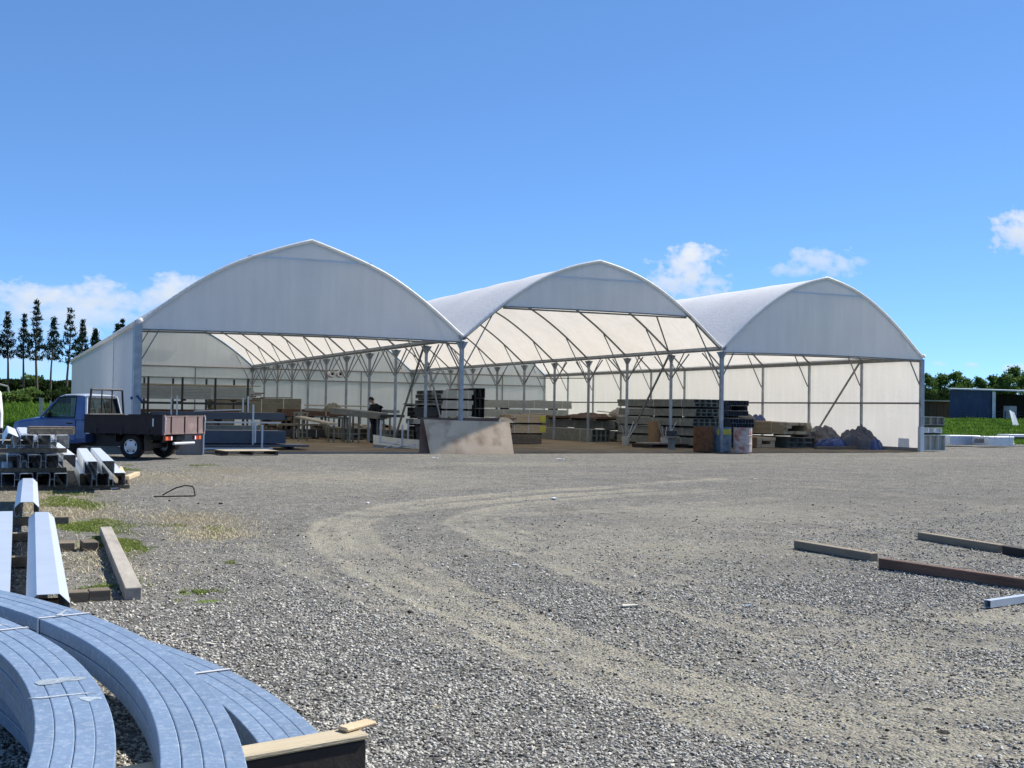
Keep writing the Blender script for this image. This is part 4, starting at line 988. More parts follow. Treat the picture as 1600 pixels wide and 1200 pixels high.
def van():
    T = thing('white_van', 'white high sided van with dark lower body, cut by the left edge of the view', 'van', (-.98, 41.8, 0))
    x0, x1, y0 = -2.0, .03, 41.0
    b = MB(); ys = [(y0, .93, .50, 1.55), (y0+.05, .98, .45, 1.72), (y0+.5, 1., .42, 1.80), (y0+1.2, 1., .40, 1.84), (y0+4.6, 1., .40, 1.84), (y0+4.7, .96, .45, 1.78)]
    cx = (x0+x1)/2; vs = []
    for y, k, zb, zt in ys:
        hw = (x1-x0)/2*k; vs += [(cx-hw, y, zb), (cx-hw, y, 1.05), (cx-hw*.93, y, zt-.12), (cx-hw*.82, y, zt), (cx+hw*.82, y, zt), (cx+hw*.93, y, zt-.12), (cx+hw, y, 1.05), (cx+hw, y, zb)]
    b.add(vs, [(i*8+j, i*8+(j+1) % 8, (i+1)*8+(j+1) % 8, (i+1)*8+j) for i in range(5) for j in range(8)]+[tuple(range(8))[::-1], tuple(range(40, 48))]); b.build('body', M['white'], T)
    w = MB(); w.bbox(x0+.25, x1-.22, y0-.015, y0+.02, 1.08, 1.52, .02); w.build('rear_window', M['glass'], T)
    w = MB(); w.bbox(x0, x1+.01, y0-.10, y0+.12, .30, .58, .03); w.build('bumper', M['darksteel'], T)
    for x in (x0+.15, x1-.15):
        for y in (y0+1, y0+3.8):
            t = MB(); t.lathe((x, y, .32), [(0, -.1), (.2, -.1), (.30, -.09), (.32, 0), (.30, .09), (.2, .1), (0, .1)], 16, 'x'); t.build('wheel', M['tyre'], T)
    r = MB(); r.tube((x1-.7, y0+.4, 1.84), (x1-.7, y0+.4, 1.98), .02, 5); r.tube((x1-.7, y0+.4, 1.98), (x1-.25, y0+.4, 2.02), .03, 6); r.tube((x1-.25, y0+.4, 2.02), (x1+.12, y0+.4, 1.92), .035, 6); r.tube((x1+.12, y0+.4, 1.92), (x1+.16, y0+.4, 1.70), .03, 6); r.build('roof_rack', M['greysteel'], T)
van()

# ================================================================== GOODS IN THE SHED
def pack(label, x0, x1, y0, y1, z0, z1, nx, nz, m, group, axis='y', rz=0, name='steel_pack', cat='steel pack', strapat=(.15, .5, .85), hollow=True, tubes=None, strap='strap', jit=.006):
    """bundle of long members: nx across, nz high, running along axis; straps around it"""
    cx, cy = (x0+x1)/2, (y0+y1)/2
    if axis == 'y': Wd, Ln = x1-x0, y1-y0
    else: Wd, Ln = y1-y0, x1-x0
    H_ = z1-z0; T = thing(name, label, cat, (0, 0, 0), group)
    rr = random.Random(hash(label) % 1000 if False else sum(map(ord, label)))
    w, h = Wd/nx, H_/nz; e = min(w, h)*.08; dep = min(.25, Ln*.2); th = min(w, h)*.10
    protos = None
    def member():
        a, b, c, d = -w/2+.002, w/2-.002, .001, h-.002
        mb = MB()
        if not hollow: mb.bbox(a, b, -Ln/2, Ln/2, c, d, min(.006, e)); return mb
        V = []
        for y, q in ((-Ln/2, 0), (Ln/2, 0)): V += [(a, y, c), (b, y, c), (b, y, d), (a, y, d)]
        for y in (-Ln/2, -Ln/2+dep, Ln/2, Ln/2-dep): V += [(a+th, y, c+th), (b-th, y, c+th), (b-th, y, d-th), (a+th, y, d-th)]
        F = [(0, 1, 5, 4), (1, 2, 6, 5), (2, 3, 7, 6), (3, 0, 4, 7)]
        for i in range(4):
            j = (i+1) % 4; F += [(i, 8+i, 8+j, j), (8+i, 12+i, 12+j, 8+j), (4+i, 4+j, 16+j, 16+i), (16+i, 16+j, 20+j, 20+i)]
        F += [(12, 13, 14, 15), (20, 23, 22, 21)]
        mb.add(V, F); return mb
    for k in range(nz):
        for i in range(nx):
            if 0 < i < nx-1 and 0 < k < nz-1: continue
            loc = Vector((-Wd/2+w*(i+.5), rr.uniform(-jit, jit)*8, h*k))
            if protos is None:
                o = member().build('member', M[m], T); protos = o; o.location = loc
            else: o = dup(protos, loc, T)
    for t in strapat:
        y = -Ln/2+Ln*t; s = MB(); q = .004; bw = .016
        s.box(-Wd/2-q, -Wd/2-.001, y-bw, y+bw, -.001, H_+q); s.box(Wd/2+.001, Wd/2+q, y-bw, y+bw, -.001, H_+q); s.box(-Wd/2-.001, Wd/2+.001, y-bw, y+bw, H_+.0, H_+q)
        s.build('strap', M[strap], T)
    for t in (.12, .5, .88):
        if z0 > .09:
            y = -Ln/2+Ln*t; s = MB(); s.box(-Wd/2, Wd/2, y-.04, y+.04, -.07, -.002); s.build('packer', M['blackwood'], T)
    place(T, cx, cy, z0, (0 if axis == 'y' else -math.pi/2)+R(rz)); return T
FL = .04
# big dark stack near the middle post row
g = 'packs in the tall dark steel stack'
lv = ['bottom', 'second', 'third', 'fourth', 'top']
for k in range(5):
    xo = [0, .05, -.05, .06, 0][k]
    z0 = FL+.09+k*.375
    pack(f'{lv[k]} grey steel pack of the tall stack by the third post row', 24.45+xo, 25.75+xo, 38.3, 44.4, z0, z0+.295, 5, 2, 'greysteel', g)
pack('blue-grey ribbed pack on top of the near end of the tall stack', 25.85, 26.75, 38.0, 44.0, FL+.09+4*.375-.33, FL+4*.375+.36, 9, 3, 'bluesheet', g, hollow=True)
pack('dark blue steel pack at the right of the tall stack, second from top', 25.85, 26.95, 37.9, 43.9, FL+.80, FL+1.15, 8, 2, 'bluesheet', g)
pack('dark pack low at the right of the tall stack', 25.85, 26.85, 37.9, 43.9, FL+.09, FL+.72, 8, 4, 'darksteel', g)
# packs between the second and third post row
g = 'long grey steel packs in the middle of the shed'
pack('long grey steel pack on the floor in the middle, lowest of its row', 24.6-.9, 24.6, 45.3, 53., FL+.0, FL+.55, 4, 2, 'greysteel', g)
pack('middle grey steel pack behind the long low one', 25.2, 26.3, 46.0, 54., FL+.09, FL+.44, 4, 2, 'greysteel', g)
pack('upper grey steel pack behind the long low one', 25.2, 26.3, 46.0, 54., FL+.55, FL+.92, 4, 2, 'greysteel', g)
pack('brown edged flat pack on the grey middle packs', 24.9, 26.4, 46.5, 53., FL+1.0, FL+1.10, 8, 1, 'redwood', g, hollow=False)
# far pale stack
g = 'packs in the pale stack by the back wall'
p0 = aty(680, 614, 52); p1 = aty(897, 618, 56)
for k in range(3):
    z0 = FL+.95+k*.47-.0
    pack(f'{["lower", "middle", "upper"][k]} pale grey pack of the long low stack before the back wall', 19.9+.2*k, 27.4-.3*(2-k), 54.8, 56.0, z0-.45, z0-.05, 4, 2, 'palesteel', g, axis='x', rz=-4, strapat=(.08, .3, .5, .7, .92))
pack('lowest olive pack under the pale stack before the back wall', 20.0, 27.2, 54.8, 56.0, FL, FL+.40, 4, 2, 'olive', g, axis='x', rz=-4)
# tall pale cube stack near second post row
g = 'packs in the square grey stack behind the plywood'
for k in range(5):
    z0 = FL+.09+k*.425
    pack(f'{lv[k]} grey pack of the square stack behind the leaning plywood', 16.65, 18.0, 45.2, 48.6, z0, z0+.345, 3, 2, 'palesteel' if k > 1 else 'greysteel', g, axis='x')
pack('black wrapped pack standing right of the square grey stack', 18.15, 18.6, 45.3, 48.4, FL+.1, FL+2.25, 2, 5, 'darksteel', g, strapat=())
g = 'dark packs left of the square stack'
pack('dark flat pack projecting at the left of the square stack', 15.3, 16.6, 45.3, 46.2, FL+1.50, FL+1.56, 4, 1, 'greysteel', g, axis='x', hollow=False, strapat=())
pack('black pack under the projecting flat one', 15.5, 16.6, 45.4, 46.2, FL+1.02, FL+1.40, 3, 2, 'darksteel', g, axis='x', strapat=())
pack('thin white topped pack low beside the square stack', 15.5, 16.6, 45.4, 46.3, FL+.72, FL+.92, 3, 1, 'palesteel', g, axis='x', strapat=())
pack('lowest black pack beside the square stack', 15.6, 16.6, 45.4, 46.3, FL+.0, FL+.62, 3, 3, 'darksteel', g, axis='x', strapat=())
# tan timber packs
g = 'tan timber packs with yellow painted ends'
for k in range(2):
    a = aty(800, 668-k*19, 43); 
    T = pack(f'{["lower", "upper"][k]} tan timber pack with yellow end behind the plywood', 18.9, 20.45, 43.2, 44.4, FL+.42+.42*k, FL+.74+.42*k, 4, 3, 'freshwood', g, axis='x', hollow=False, name='timber_pack', cat='timber pack', strapat=(.1, .5))
    y = MB(); y.box(.605, .612, .50, .77, .03, .29); e = y.build('painted_end', M['yellow'], None); e.parent = T; e.location = Vector((.6085, .635, .03))
pack('brown timber pack on the floor under the tan packs', 17.7, 20.0, 42.6, 43.8, FL+.0, FL+.36, 4, 2, 'woodx', g, axis='x', hollow=False, name='timber_pack', cat='timber pack', strapat=(.4,))
# right hand timber
g = 'timber packs beside the tarpaulins'
pack('upper tan timber pack right of the drums', 28.6, 30.0, 38.2, 43.6, FL+.55, FL+1.02, 6, 4, 'tanwood', g, hollow=False, name='timber_pack', cat='timber pack', jit=.03)
pack('grey steel pack on the floor under the tan timber right of the drums', 29.3, 30.9, 38.9, 44.8, FL+.0, FL+.40, 4, 2, 'greysteel', g)
pack('weathered grey timber pack behind the tan one', 30.1, 31.0, 39.6, 44.6, FL+.55, FL+.98, 4, 4, 'woodx', g, hollow=False, name='timber_pack', cat='timber pack', jit=.03)
pack('small fresh timber pack low behind the pale drum', 27.6, 28.5, 38.6, 42.6, FL+.0, FL+.42, 4, 3, 'freshwood', g, hollow=False, name='timber_pack', cat='timber pack')
for k, (a, b_) in enumerate((((1290, 700), (1408, 699)), ((1300, 705), (1420, 704)), ((1335, 702), (1432, 706)))):
    p, q = atz(*a), atz(*b_)
    timber('timber_plank', (p.x, p.y+1.0), (q.x, q.y+.6), .14, .11, FL, M['woodx'], ['dark plank lying furthest back on the floor at the right shed wall', 'dark plank lying in the middle by the right shed wall', 'short dark plank nearest the right front corner post'][k], 'planks on the floor by the right wall')

def crumple(label, c, sx, sy, sz, m, seed, name='tarpaulin', cat='tarpaulin', group=None, z0=FL):
    n = 44; t = np.linspace(-1, 1, n); X, Y = np.meshgrid(t, t)
    r = np.sqrt(X**2+Y**2); a = np.arctan2(Y, X)
    prof_ = np.clip(1-r**2.6, 0, 1)**.6
    H_ = prof_*(.55+.9*(fbm(X*1.6+seed, Y*1.6, 3, seed)-.2))+(.22*(.45-np.abs(fbm(X*2.6+5, Y*2.6+seed, 4, seed+4)-.5)*4)*prof_)+.22*(fbm(X*6, Y*2+seed, 3, seed+9)-.5)*prof_
    k = 1+.15*np.sin(a*3+seed)+.09*np.sin(a*7+seed*2)
    V = np.stack([c[0]+X*sx*k, c[1]+Y*sy*k, z0+np.maximum(H_, 0)*sz-.01], -1).reshape(-1, 3)
    mb = MB(); idx = np.arange(n*n).reshape(n, n)
    mb.v = [tuple(p) for p in V.tolist()]; mb.f = [(int(idx[i, j]), int(idx[i, j+1]), int(idx[i+1, j+1]), int(idx[i+1, j])) for i in range(n-1) for j in range(n-1)]
    o = mb.build(name, M[m], None, label=label, cat=cat, group=group); return o
g = 'crumpled tarpaulins by the right wall'
crumple('large grey tarpaulin heap against the right shed wall', (31.4, 39.6), .85, 1.6, .95, 'tarpgrey', 3, group=g)
crumple('bright blue tarpaulin heap in front of the grey one', (30.7, 37.9), .55, .7, .55, 'tarpblue', 8, group=g)
crumple('grey tarpaulin heap nearest the second right wall post', (31.75, 37.6), .5, .9, .95, 'tarpgrey', 12, group=g)
crumple('small dark blue tarpaulin tucked at the post foot', (31.95, 36.9), .32, .45, .62, 'tarpblue', 15, group=g)
crumple('small blue bundle on the end of the tan timber', (30.7, 42.9), .3, .4, .40, 'tarpblue', 21, group=g, z0=FL+.95)
crumple('black sheet draped on the tan timber pack right of the drums', (28.6, 41.8), .9, 1.3, .42, 'tarpblack', 25, group=g, z0=FL+1.02)
crumple('black tarpaulin mound left of the leaning plywood', (14.05, 37.8), .55, .9, 1.12, 'tarpblack', 31, group=g)
crumple('olive canvas mound behind the black one', (14.6, 38.9), .6, .8, 1.22, 'olive', 33, group=g)
crumple('pale sacks piled on top of the timber behind the plywood', (18.2, 42.9), .7, .5, .22, 'sack', 37, name='sack_pile', cat='sacks', group=None, z0=FL+.85)
crumple('brown canvas thrown over the middle grey packs', (25.5, 49.0), .7, 2.6, .26, 'plydark', 41, name='canvas', cat='canvas', z0=FL+1.02)
crumple('white crumpled bag left of the tall dark stack', (26.3, 47.6), .4, .7, .40, 'sack', 44, name='sack', cat='sack', z0=FL+1.12)

# drums, reel, card roll, buckets
def drum(label, p, r, h, m, lid='rust', band=None, tilt=0):
    T = thing('steel_drum', label, 'drum', (p[0], p[1], FL), 'drums by the third front post')
    b = MB(); z = FL
    pr_ = [(0, 0), (r*.97, 0), (r, .02), (r, h*.32), (r*1.03, h*.335), (r*1.03, h*.35), (r, h*.365), (r, h*.65), (r*1.03, h*.665), (r*1.03, h*.68), (r, h*.695), (r, h-.02), (r*1.02, h-.01), (r*1.02, h), (r*.95, h), (r*.95, h-.04), (0, h-.04)]
    o = b.lathe((p[0], p[1], z), pr_, 22).build('drum_shell', M[m], T, smooth=False)
    if band:
        bd = MB(); n = 8; vs = []
        for i in range(n+1):
            a = R(-150+100*i/n)
            for zz in (h*.70, h*.93): vs.append((p[0]+(r+.004)*math.cos(a), p[1]+(r+.004)*math.sin(a), z+zz))
        bd.add(vs, [(2*i, 2*i+2, 2*i+3, 2*i+1) for i in range(n)]); bd.build('label_patch', M[band], o)
    return T
drum('brown rusty drum left of the front post', (22.72, 34.95), .36, .88, 'rust')
drum('blue-grey drum with faded yellow label behind the front post', (23.50, 34.98), .34, .86, 'drumblue', band='yellow')
drum('peeling red and white drum right of the front post', (23.75, 34.05), .32, .86, 'drumpale')
def reel():
    p = (22.6, 36.9); T = thing('cable_reel', 'dark wooden reel with flanges standing left of the rusty drum', 'reel', (*p, FL))
    MB().lathe((*p, FL), [(0, 0), (.16, 0), (.16, .03), (.13, .05), (.12, .35), (.16, .42), (.16, .44), (0, .44)], 16).build('core', M['greysteel'], T)
    MB().lathe((*p, FL+.44), [(0, 0), (.30, 0), (.30, .04), (0, .04)], 18).build('flange', M['wood'], T)
    MB().lathe((*p, FL+.48), [(0, 0), (.20, 0), (.20, .20), (0, .20)], 14).build('drum_top', M['darksteel'], T)
reel()
r = MB(); r.lathe((23.95, 40.4, FL), [(0, 0), (.24, 0), (.25, .02), (.25, .98), (.24, 1.0), (.19, 1.0), (.19, .9), (0, .9)], 20); r.build('cardboard_roll', M['card'], label='upright brown cardboard roll in front of the tall dark stack', cat='cardboard roll')
def bucket(label, p, poles, seed, m='sack'):
    T = thing('bucket_of_stakes', label, 'bucket', (*p, FL), 'buckets of stakes by the cardboard roll'); rr = random.Random(seed)
    MB().lathe((*p, FL), [(0, 0), (.13, 0), (.17, .36), (.175, .36), (.165, .37), (.155, .34), (0, .33)], 14).build('bucket', M[m], T)
    for k in range(poles):
        a = rr.uniform(0, 6.28); t = rr.uniform(.15, .55); L = rr.uniform(.7, 1.05)
        MB().tube((p[0]+.05*math.cos(a), p[1]+.05*math.sin(a), FL+.2), (p[0]+(.05+t*L)*math.cos(a), p[1]+(.05+t*L)*math.sin(a)*.6, FL+.2+L*.8), .014, 5).build('stake', M['rail' if k % 2 else 'wood'], T)
bucket('pale bucket of stakes left of the cardboard roll', (22.75, 40.6), 6, 2); bucket('pale bucket of white stakes right of the cardboard roll', (23.7, 39.2), 8, 5)
# pallets
def pallet(label, c, lx, ly, rz, m, group='pallets', z0=0):
    T = thing('pallet', label, 'pallet', (0, 0, 0), group)
    for i in range(7):
        y = -ly/2+ly*(i+.5)/7; MB().bbox(-lx/2, lx/2, y-.045, y+.045, .12, .14, .003).build('deck_board', M[m], T)
    for x in (-lx/2+.05, 0, lx/2-.05): MB().bbox(x-.04, x+.04, -ly/2, ly/2, .022, .12, .003).build('runner', M['blackwood'], T)
    for y in (-ly/2+.05, 0, ly/2-.05): MB().box(-lx/2, lx/2, y-.045, y+.045, 0, .021).build('foot_board', M[m], T)
    place(T, c[0], c[1], z0, R(rz)); return T
pp = atz(388, 712); pallet('broken pallet lying at the shed front in the sunlight', (pp.x+.05, pp.y+.55), 1.55, 1.1, 6, 'tanwood', 'pallets', 0)
pallet('dark pallet with loose boards in front of the tall steel stack', (23.4, 40.0-1.0), 2.0, 1.1, 12, 'redwood', 'pallets', FL)
for k in range(4): timber('timber_plank', (22.55, 38.75+.2*k), (24.3-.1*k, 39.1+.2*k), .15, .035, FL+.142+.001*k, M['wood'], ['front', 'second', 'third', 'rear'][k]+' pale board on the dark pallet by the buckets', 'boards on the dark pallet')

# leaning plywood
def ply():
    T = thing('plywood_lean', 'placeholder', 'plywood', (0, 0, 0))
def sheet_obj(label, c, m, th, n=10, name='plywood_sheet', group='plywood sheets leaning at the shed front'):
    """c: 4 corners bottom-left, bottom-right, top-right, top-left"""
    c = [Vector(p) for p in c]; nr = (c[1]-c[0]).cross(c[3]-c[0]).normalized(); vs = []; mb = MB(); k = n+1
    for s in (0, 1):
        for i in range(k):
            for j in range(k):
                u, v = i/n, j/n; p = c[0].lerp(c[1], u).lerp(c[3].lerp(c[2], u), v)
                p = p+nr*(-.03*math.sin(math.pi*u)*v)+nr*(-th*s); vs.append(p)
    f = []
    for i in range(n):
        for j in range(n):
            a = i*k+j; f += [(a, a+k, a+k+1, a+1), (k*k+a, k*k+a+1, k*k+a+k+1, k*k+a+k)]
    for i in range(n):
        f += [(i*k, k*k+i*k, k*k+(i+1)*k, (i+1)*k), (i*k+n, (i+1)*k+n, k*k+(i+1)*k+n, k*k+i*k+n), (i, i+1, k*k+i+1, k*k+i), (n*k+i, k*k+n*k+i, k*k+n*k+i+1, n*k+i+1)]
    mb.add(vs, f); return mb.build(name, M[m], None, label=label, cat='plywood sheet', group=group)
bl, br = atz(673, 712), atz(803, 711)
bl = Vector((12.0, 34.12, 0)); br = Vector((14.72, 33.62, 0))
tr = aty(796, 659, 34.62); tl = aty(662, 655, 34.95)
bl = aty(672, 712, 34.25); br = aty(803, 711.5, 33.8); bl.z = 0; br.z = 0; tr = aty(796, 659, 34.28); tl = aty(662, 655, 34.6)
sheet_obj('large stained plywood sheet leaning in front, half in sunlight', [bl, br, tr, tl], 'ply', .018)
bl2 = aty(655, 708, 34.3); bl2.z = 0; br2 = aty(760, 709, 34.4); br2.z = 0; tr2 = aty(795, 653, 35.2); tl2 = aty(657, 652, 35.0)
sheet_obj('dark red-brown board leaning behind the stained plywood', [bl2, br2, tr2+Vector((-.3, .05, 0)), tl2], 'plydark', .02)

# left bay: rack with timber
def rack():
    T = thing('storage_rack', 'dark steel rack of uprights and arms in the left bay', 'rack', (7, 45, 0))
    for x, y in ((5.0, 45.5), (6.25, 45.5), (7.48, 45.5), (8.72, 45.5), (5.1, 47.8), (6.2, 47.8), (7.5, 47.8), (8.6, 47.8)):
        MB().box(x-.036, x+.036, y-.036, y+.036, FL, 2.45).build('upright', M['darksteel'], T)
        if y < 46:
            for z in (.55, 1.05, 1.50): MB().box(x-.035, x+.035, y+.046, y+2.25, z-.04, z+.04).build('arm', M['darksteel'], T)
    MB().box(3.9, 8.8, 45.42, 45.45, 1.42, 1.50).build('rail', M['darksteel'], T); MB().box(3.9, 8.8, 45.42, 45.45, 1.0, 1.07).build('rail', M['darksteel'], T)
rack()
g = 'long lengths lying on the left bay rack'
pack('pale wrapped timber pack on the highest arms of the rack', 3.9, 8.95, 46.0, 46.9, 1.62, 2.12, 4, 4, 'palesteel', g, axis='x', hollow=False, strapat=(.1, .4, .7), jit=.03)
for k in range(7):
    rr = random.Random(k+50); z = 2.13+.03*(k % 2); y = 46.05+.12*k
    timber('timber_length', (3.9+rr.uniform(0, .6), y), (8.6+rr.uniform(-.5, .9), y+rr.uniform(-.1, .1)), .09, .035, z, M['tanwood'], 'loose tan timber length '+['at the front of', 'just behind the front of', 'third back on', 'in the middle of', 'behind the middle of', 'near the back of', 'at the back of'][k]+' the rack top', 'loose tan lengths on the rack')
for k in range(5):
    rr = random.Random(k+80)
    timber('timber_length', (7.6, 46.0+.16*k), (9.3+rr.uniform(-.2, .5), 45.9+.2*k), .08, .05, 1.60+.07*k, M['woodx'], 'splintered length end '+['lowest', 'second lowest', 'midway', 'second highest', 'highest'][k]+' among those sticking out right of the rack', 'broken length ends right of the rack')
pack('dark steel pack on the middle arms of the rack', 4.0, 8.5, 46.0, 47.0, 1.1, 1.22, 6, 1, 'redwood', g, axis='x', strapat=())
pack('brown mixed timber pack on the lowest arms of the rack', 4.0, 8.3, 46.0, 47.2, .60, .92, 5, 2, 'olive', g, axis='x', hollow=False, strapat=())
# grey container-like stack behind
pack('olive grey sheet pack on blocks behind the rack in the left bay', 8.6, 13.0-.35, 53.2, 54.4, 1.02, 1.75, 4, 3, 'olive', 'packs on stands in the left bay', axis='x', strapat=(.25, .55, .8))
pack('dark rounded pack on posts right of the olive sheet pack', 11.2, 14.4-.4, 50.6, 51.7, .98, 1.28, 6, 2, 'redwood', 'packs on stands in the left bay', axis='x', strapat=(.3, .7))
def stand(label, x, y, zt, n, sp, m, up=.5):
    T = thing('steel_stand', label, 'stand', (x, y, FL), 'small steel stands under the packs')
    for i in range(n):
        MB().box(x+i*sp-.05, x+i*sp+.05, y-.05, y+.05, FL, zt).build('leg', M[m], T)
    MB().box(x-.06, x+(n-1)*sp+.06, y-.045, y+.045, zt+.001, zt+.05).build('crossbar', M[m], T); return T
stand('dark stand under the olive sheet pack', 8.9, 53.4, .96, 4, 1.15, 'darksteel'); stand('dark stand under the rounded pack on posts', 11.4, 50.7, .92, 4, .8, 'darksteel')
# blue sheet steel on racks at the front of the left bay
g = 'blue-grey steel sheets on the front racks'
a = aty(325, 646, 40.5); b_ = aty(446, 648, 40.5)
pack('long blue-grey sheet pack on the upper front rack', 4.6, b_.x, 40.4, 41.6, .93, 1.17, 3, 1, 'bluesheet', g, axis='x', strapat=())
pack('thin pale channel below the upper blue sheet pack', 4.6, 8.9, 40.2, 40.35, .80, .86, 1, 1, 'rail', g, axis='x', strapat=(), hollow=False)
a = aty(320, 676, 37.5); b_ = aty(440, 690, 37.5)
pack('deep blue sheet pack on the floor of the left bay front', 4.9, b_.x, 37.1, 38.4, .22, .62, 3, 1, 'bluesheet', g, axis='x', strapat=())
pack('long pale edged sheet under the deep blue pack', 4.7, b_.x+.7, 36.7, 38.3, .12, .185, 2, 1, 'bluesheet', g, axis='x', strapat=(), hollow=False)
pack('lowest pale edged sheet in the left bay front', 4.7, b_.x-.5, 36.5, 38.0, .045, .10, 2, 1, 'rail', g, axis='x', strapat=(), hollow=False)
pack('short grey sheet pack between the two blue ones', 5.6, 8.0, 39.3, 40.1, .40, .74, 3, 2, 'greysteel', g, axis='x', strapat=())
timber('timber_bearer', (8.05, 39.6), (8.05, 39.9), .09, .52, .25, M['tanwood'], 'short pale wooden end stop beside the grey sheet pack', None)
g = 'pale upright stanchions of the front racks'
for px, yb, yt, Y, lab in ((396, 697, 632, 37.0, 'tallest white stanchion of the front rack in the left bay'), (399, 692, 662, 36.8, 'short white stanchion right of the tallest one'), (410, 702, 664, 36.3, 'white stanchion nearest the broken pallet'),
                           (380, 646, 622, 41.0, 'white stanchion on the upper blue sheets'), (388, 646, 619, 41.2, 'thicker white stanchion beside the other on the upper sheets'), (268, 648, 620, 38.5, 'left pale post of the pair behind the tray'), (277, 648, 618, 38.6, 'right pale post of the pair behind the tray'),
                           (595, 697, 656, 38.6, 'white stanchion at the left of the tilted grey sheets'), (629, 700, 664, 37.8, 'white stanchion in front of the tilted grey sheets'), (638, 680, 657, 39.6, 'white stanchion behind the tilted grey sheets')):
    t = aty(px, yt, Y); b0 = aty(px, yb, Y); z0 = max(FL, b0.z) if yb > 690 else b0.z
    w = .022 if px < 280 else .026
    if yb < 660 and Y > 40: z0 = 1.175
    elif yb < 660 or yb == 680: z0 = FL
    MB().box(t.x-w, t.x+w, Y-w, Y+w, z0, t.z).build('stanchion', M['rail'], label=lab, cat='stanchion', group=g)
# scaffold stands and beams in the centre of the left bay
def trestle(label, p, w, d, h, m, mid=.35):
    T = thing('steel_trestle', label, 'trestle', (p[0], p[1], FL), 'grey steel trestles under the pipes')
    for i in (0, 1):
        for j in (0, 1): MB().box(p[0]+i*w-.03, p[0]+i*w+.03, p[1]+j*d-.03, p[1]+j*d+.03, FL, h).build('leg', M[m], T)
    for j in (0, 1): MB().box(p[0]-.05, p[0]+w+.05, p[1]+j*d-.028, p[1]+j*d+.028, h+.001, h+.06).build('crossbar', M[m], T); MB().box(p[0]+.031, p[0]+w-.031, p[1]+j*d-.02, p[1]+j*d+.02, mid, mid+.04).build('rung', M[m], T)
    return T
for px, Y, w, h, lab in ((467, 46, .34, 1.12, 'trestle at the left end of the long pipe row'), (522, 44, .55, .95, 'trestle in the middle of the long pipe row'), (547, 43.4, .35, 1.05, 'narrow trestle right of the middle one'), (590, 43, .5, 1.0, 'trestle under the right end of the grey pipes')):
    q = aty(px, 650, Y); trestle(lab, (q.x, Y), w, .8, h, 'greysteel')
g = 'long grey pipes and beams lying on the trestles'
def beamrun(label, a, Ya, b, Yb, h, w, m, n=1):
    """a, b are the image points of the top line ends at depths Ya, Yb"""
    p, q = aty(*a, Ya), aty(*b, Yb); T = thing('beam_bundle', label, 'beam bundle', (0, 0, 0), g); d = (q-p); L = d.length
    rot = d.to_track_quat('Y', 'Z').to_matrix().to_4x4()
    for i in range(n):
        MB().bbox(-w/2+w*i/n+.002, -w/2+w*(i+1)/n-.002, 0, L, -h, 0, .008).build('beam', M[m], T)
    T.matrix_world = Matrix.Translation(p) @ rot; T.location = p; T.rotation_euler = rot.to_euler()
beamrun('thick grey beam bundle in front of the person', (524, 637), 44.5, (598, 645), 42.4, .24, .6, 'greysteel', 3)
beamrun('thin dark beam bundle right of the thick grey one', (575, 647), 43.5, (624, 648), 41.6, .10, .5, 'darksteel', 3)
beamrun('pale slim beam bundle at the back of the pipe row', (480, 632), 49, (574, 634), 47, .06, .5, 'sack', 2)
beamrun('small grey beam lump on the right end of the row', (600, 640), 43.6, (620, 641), 43.2, .12, .5, 'greysteel', 2)
beamrun('grey beam bundle left of the person, set further back', (484, 637), 48, (530, 640), 46, .12, .5, 'palesteel', 2)
beamrun('lower pale beam sloping down at the left of the row', (468, 650), 46.0, (520, 661), 43.5, .08, .4, 'sack', 2)
crumple('grey bundled netting on the long pipe row', aty(520, 640, 46)[:2], .35, .5, .36, 'olive', 51, name='netting_bundle', cat='netting', z0=1.22)
g = 'dark stacks on the floor below the pipes'
pack('dark grey box beam pack with open black ends under the pipes', 13.35-.35, 14.0, 47.0, 52.8, .10, .52, 3, 2, 'olive', g)
pack('olive box beam pack right of the black-ended one', 14.35, 15.5, 45.4, 50.5, .08, .5, 3, 2, 'olive', g)
pack('brown plank pack left of the trestles', 12.0, 13.3, 56, 59.2, .02, .85, 3, 5, 'woodx', g, hollow=False)
pack('far dark plank pack behind the left bay front racks', 10.2, 12.6, 48.6, 49.6, .10, .42, 4, 2, 'darksteel', g, axis='x')
pack('thin grey plank pack over the far dark one', 10.2, 12.7, 48.6, 49.6, .58, .66, 4, 1, 'olive', g, axis='x', hollow=False)
# bales behind the person
for k, (px, c_) in enumerate(((543, 'sack'), (553, 'tanwood'), (567, 'sack'), (596, 'sack'), (604, 'sack'))):
    q = aty(px, 660, 49.5); r = .26+.05*(k % 2)
    o = MB().lathe((q.x, q.y, FL+.35), [(0, -.3), (r, -.3), (r+.02, -.2), (r+.02, .2), (r, .3), (0, .3)], 14, 'y'); o.build('film_roll', M[c_], label=['leftmost', 'tan second', 'pale third', 'fourth', 'rightmost'][k]+' roll of film standing behind the trestles', cat='film roll', group='rolls of film behind the trestles')
# tilted grey sheets
sheet_obj('tilted grey steel sheet pack left of the plywood', [aty(583, 694, 38.6), aty(655, 702, 37.2), aty(655, 687, 38.0), aty(583, 679, 39.6)], 'palesteel', .12, name='steel_sheet', group='tilted grey sheets left of the plywood')['category'] = 'steel sheet'
for k, (a, b_) in enumerate((((600, 702), (624, 690)), ((612, 704), (650, 694)), ((596, 690), (650, 700)))):
    p, q = aty(*a, 37.2), aty(*b_, 37.0); p.z = max(p.z, FL+.02); q.z = max(q.z, FL+.05)
    MB().tube(p, q, .022, 6).build('loose_rail', M['rail'], label=['short white rail lying lowest under the tilted sheets', 'white rail propped towards the plywood under the tilted sheets', 'long white rail across the front of the tilted sheets'][k], cat='rail', group='white rails under the tilted sheets')
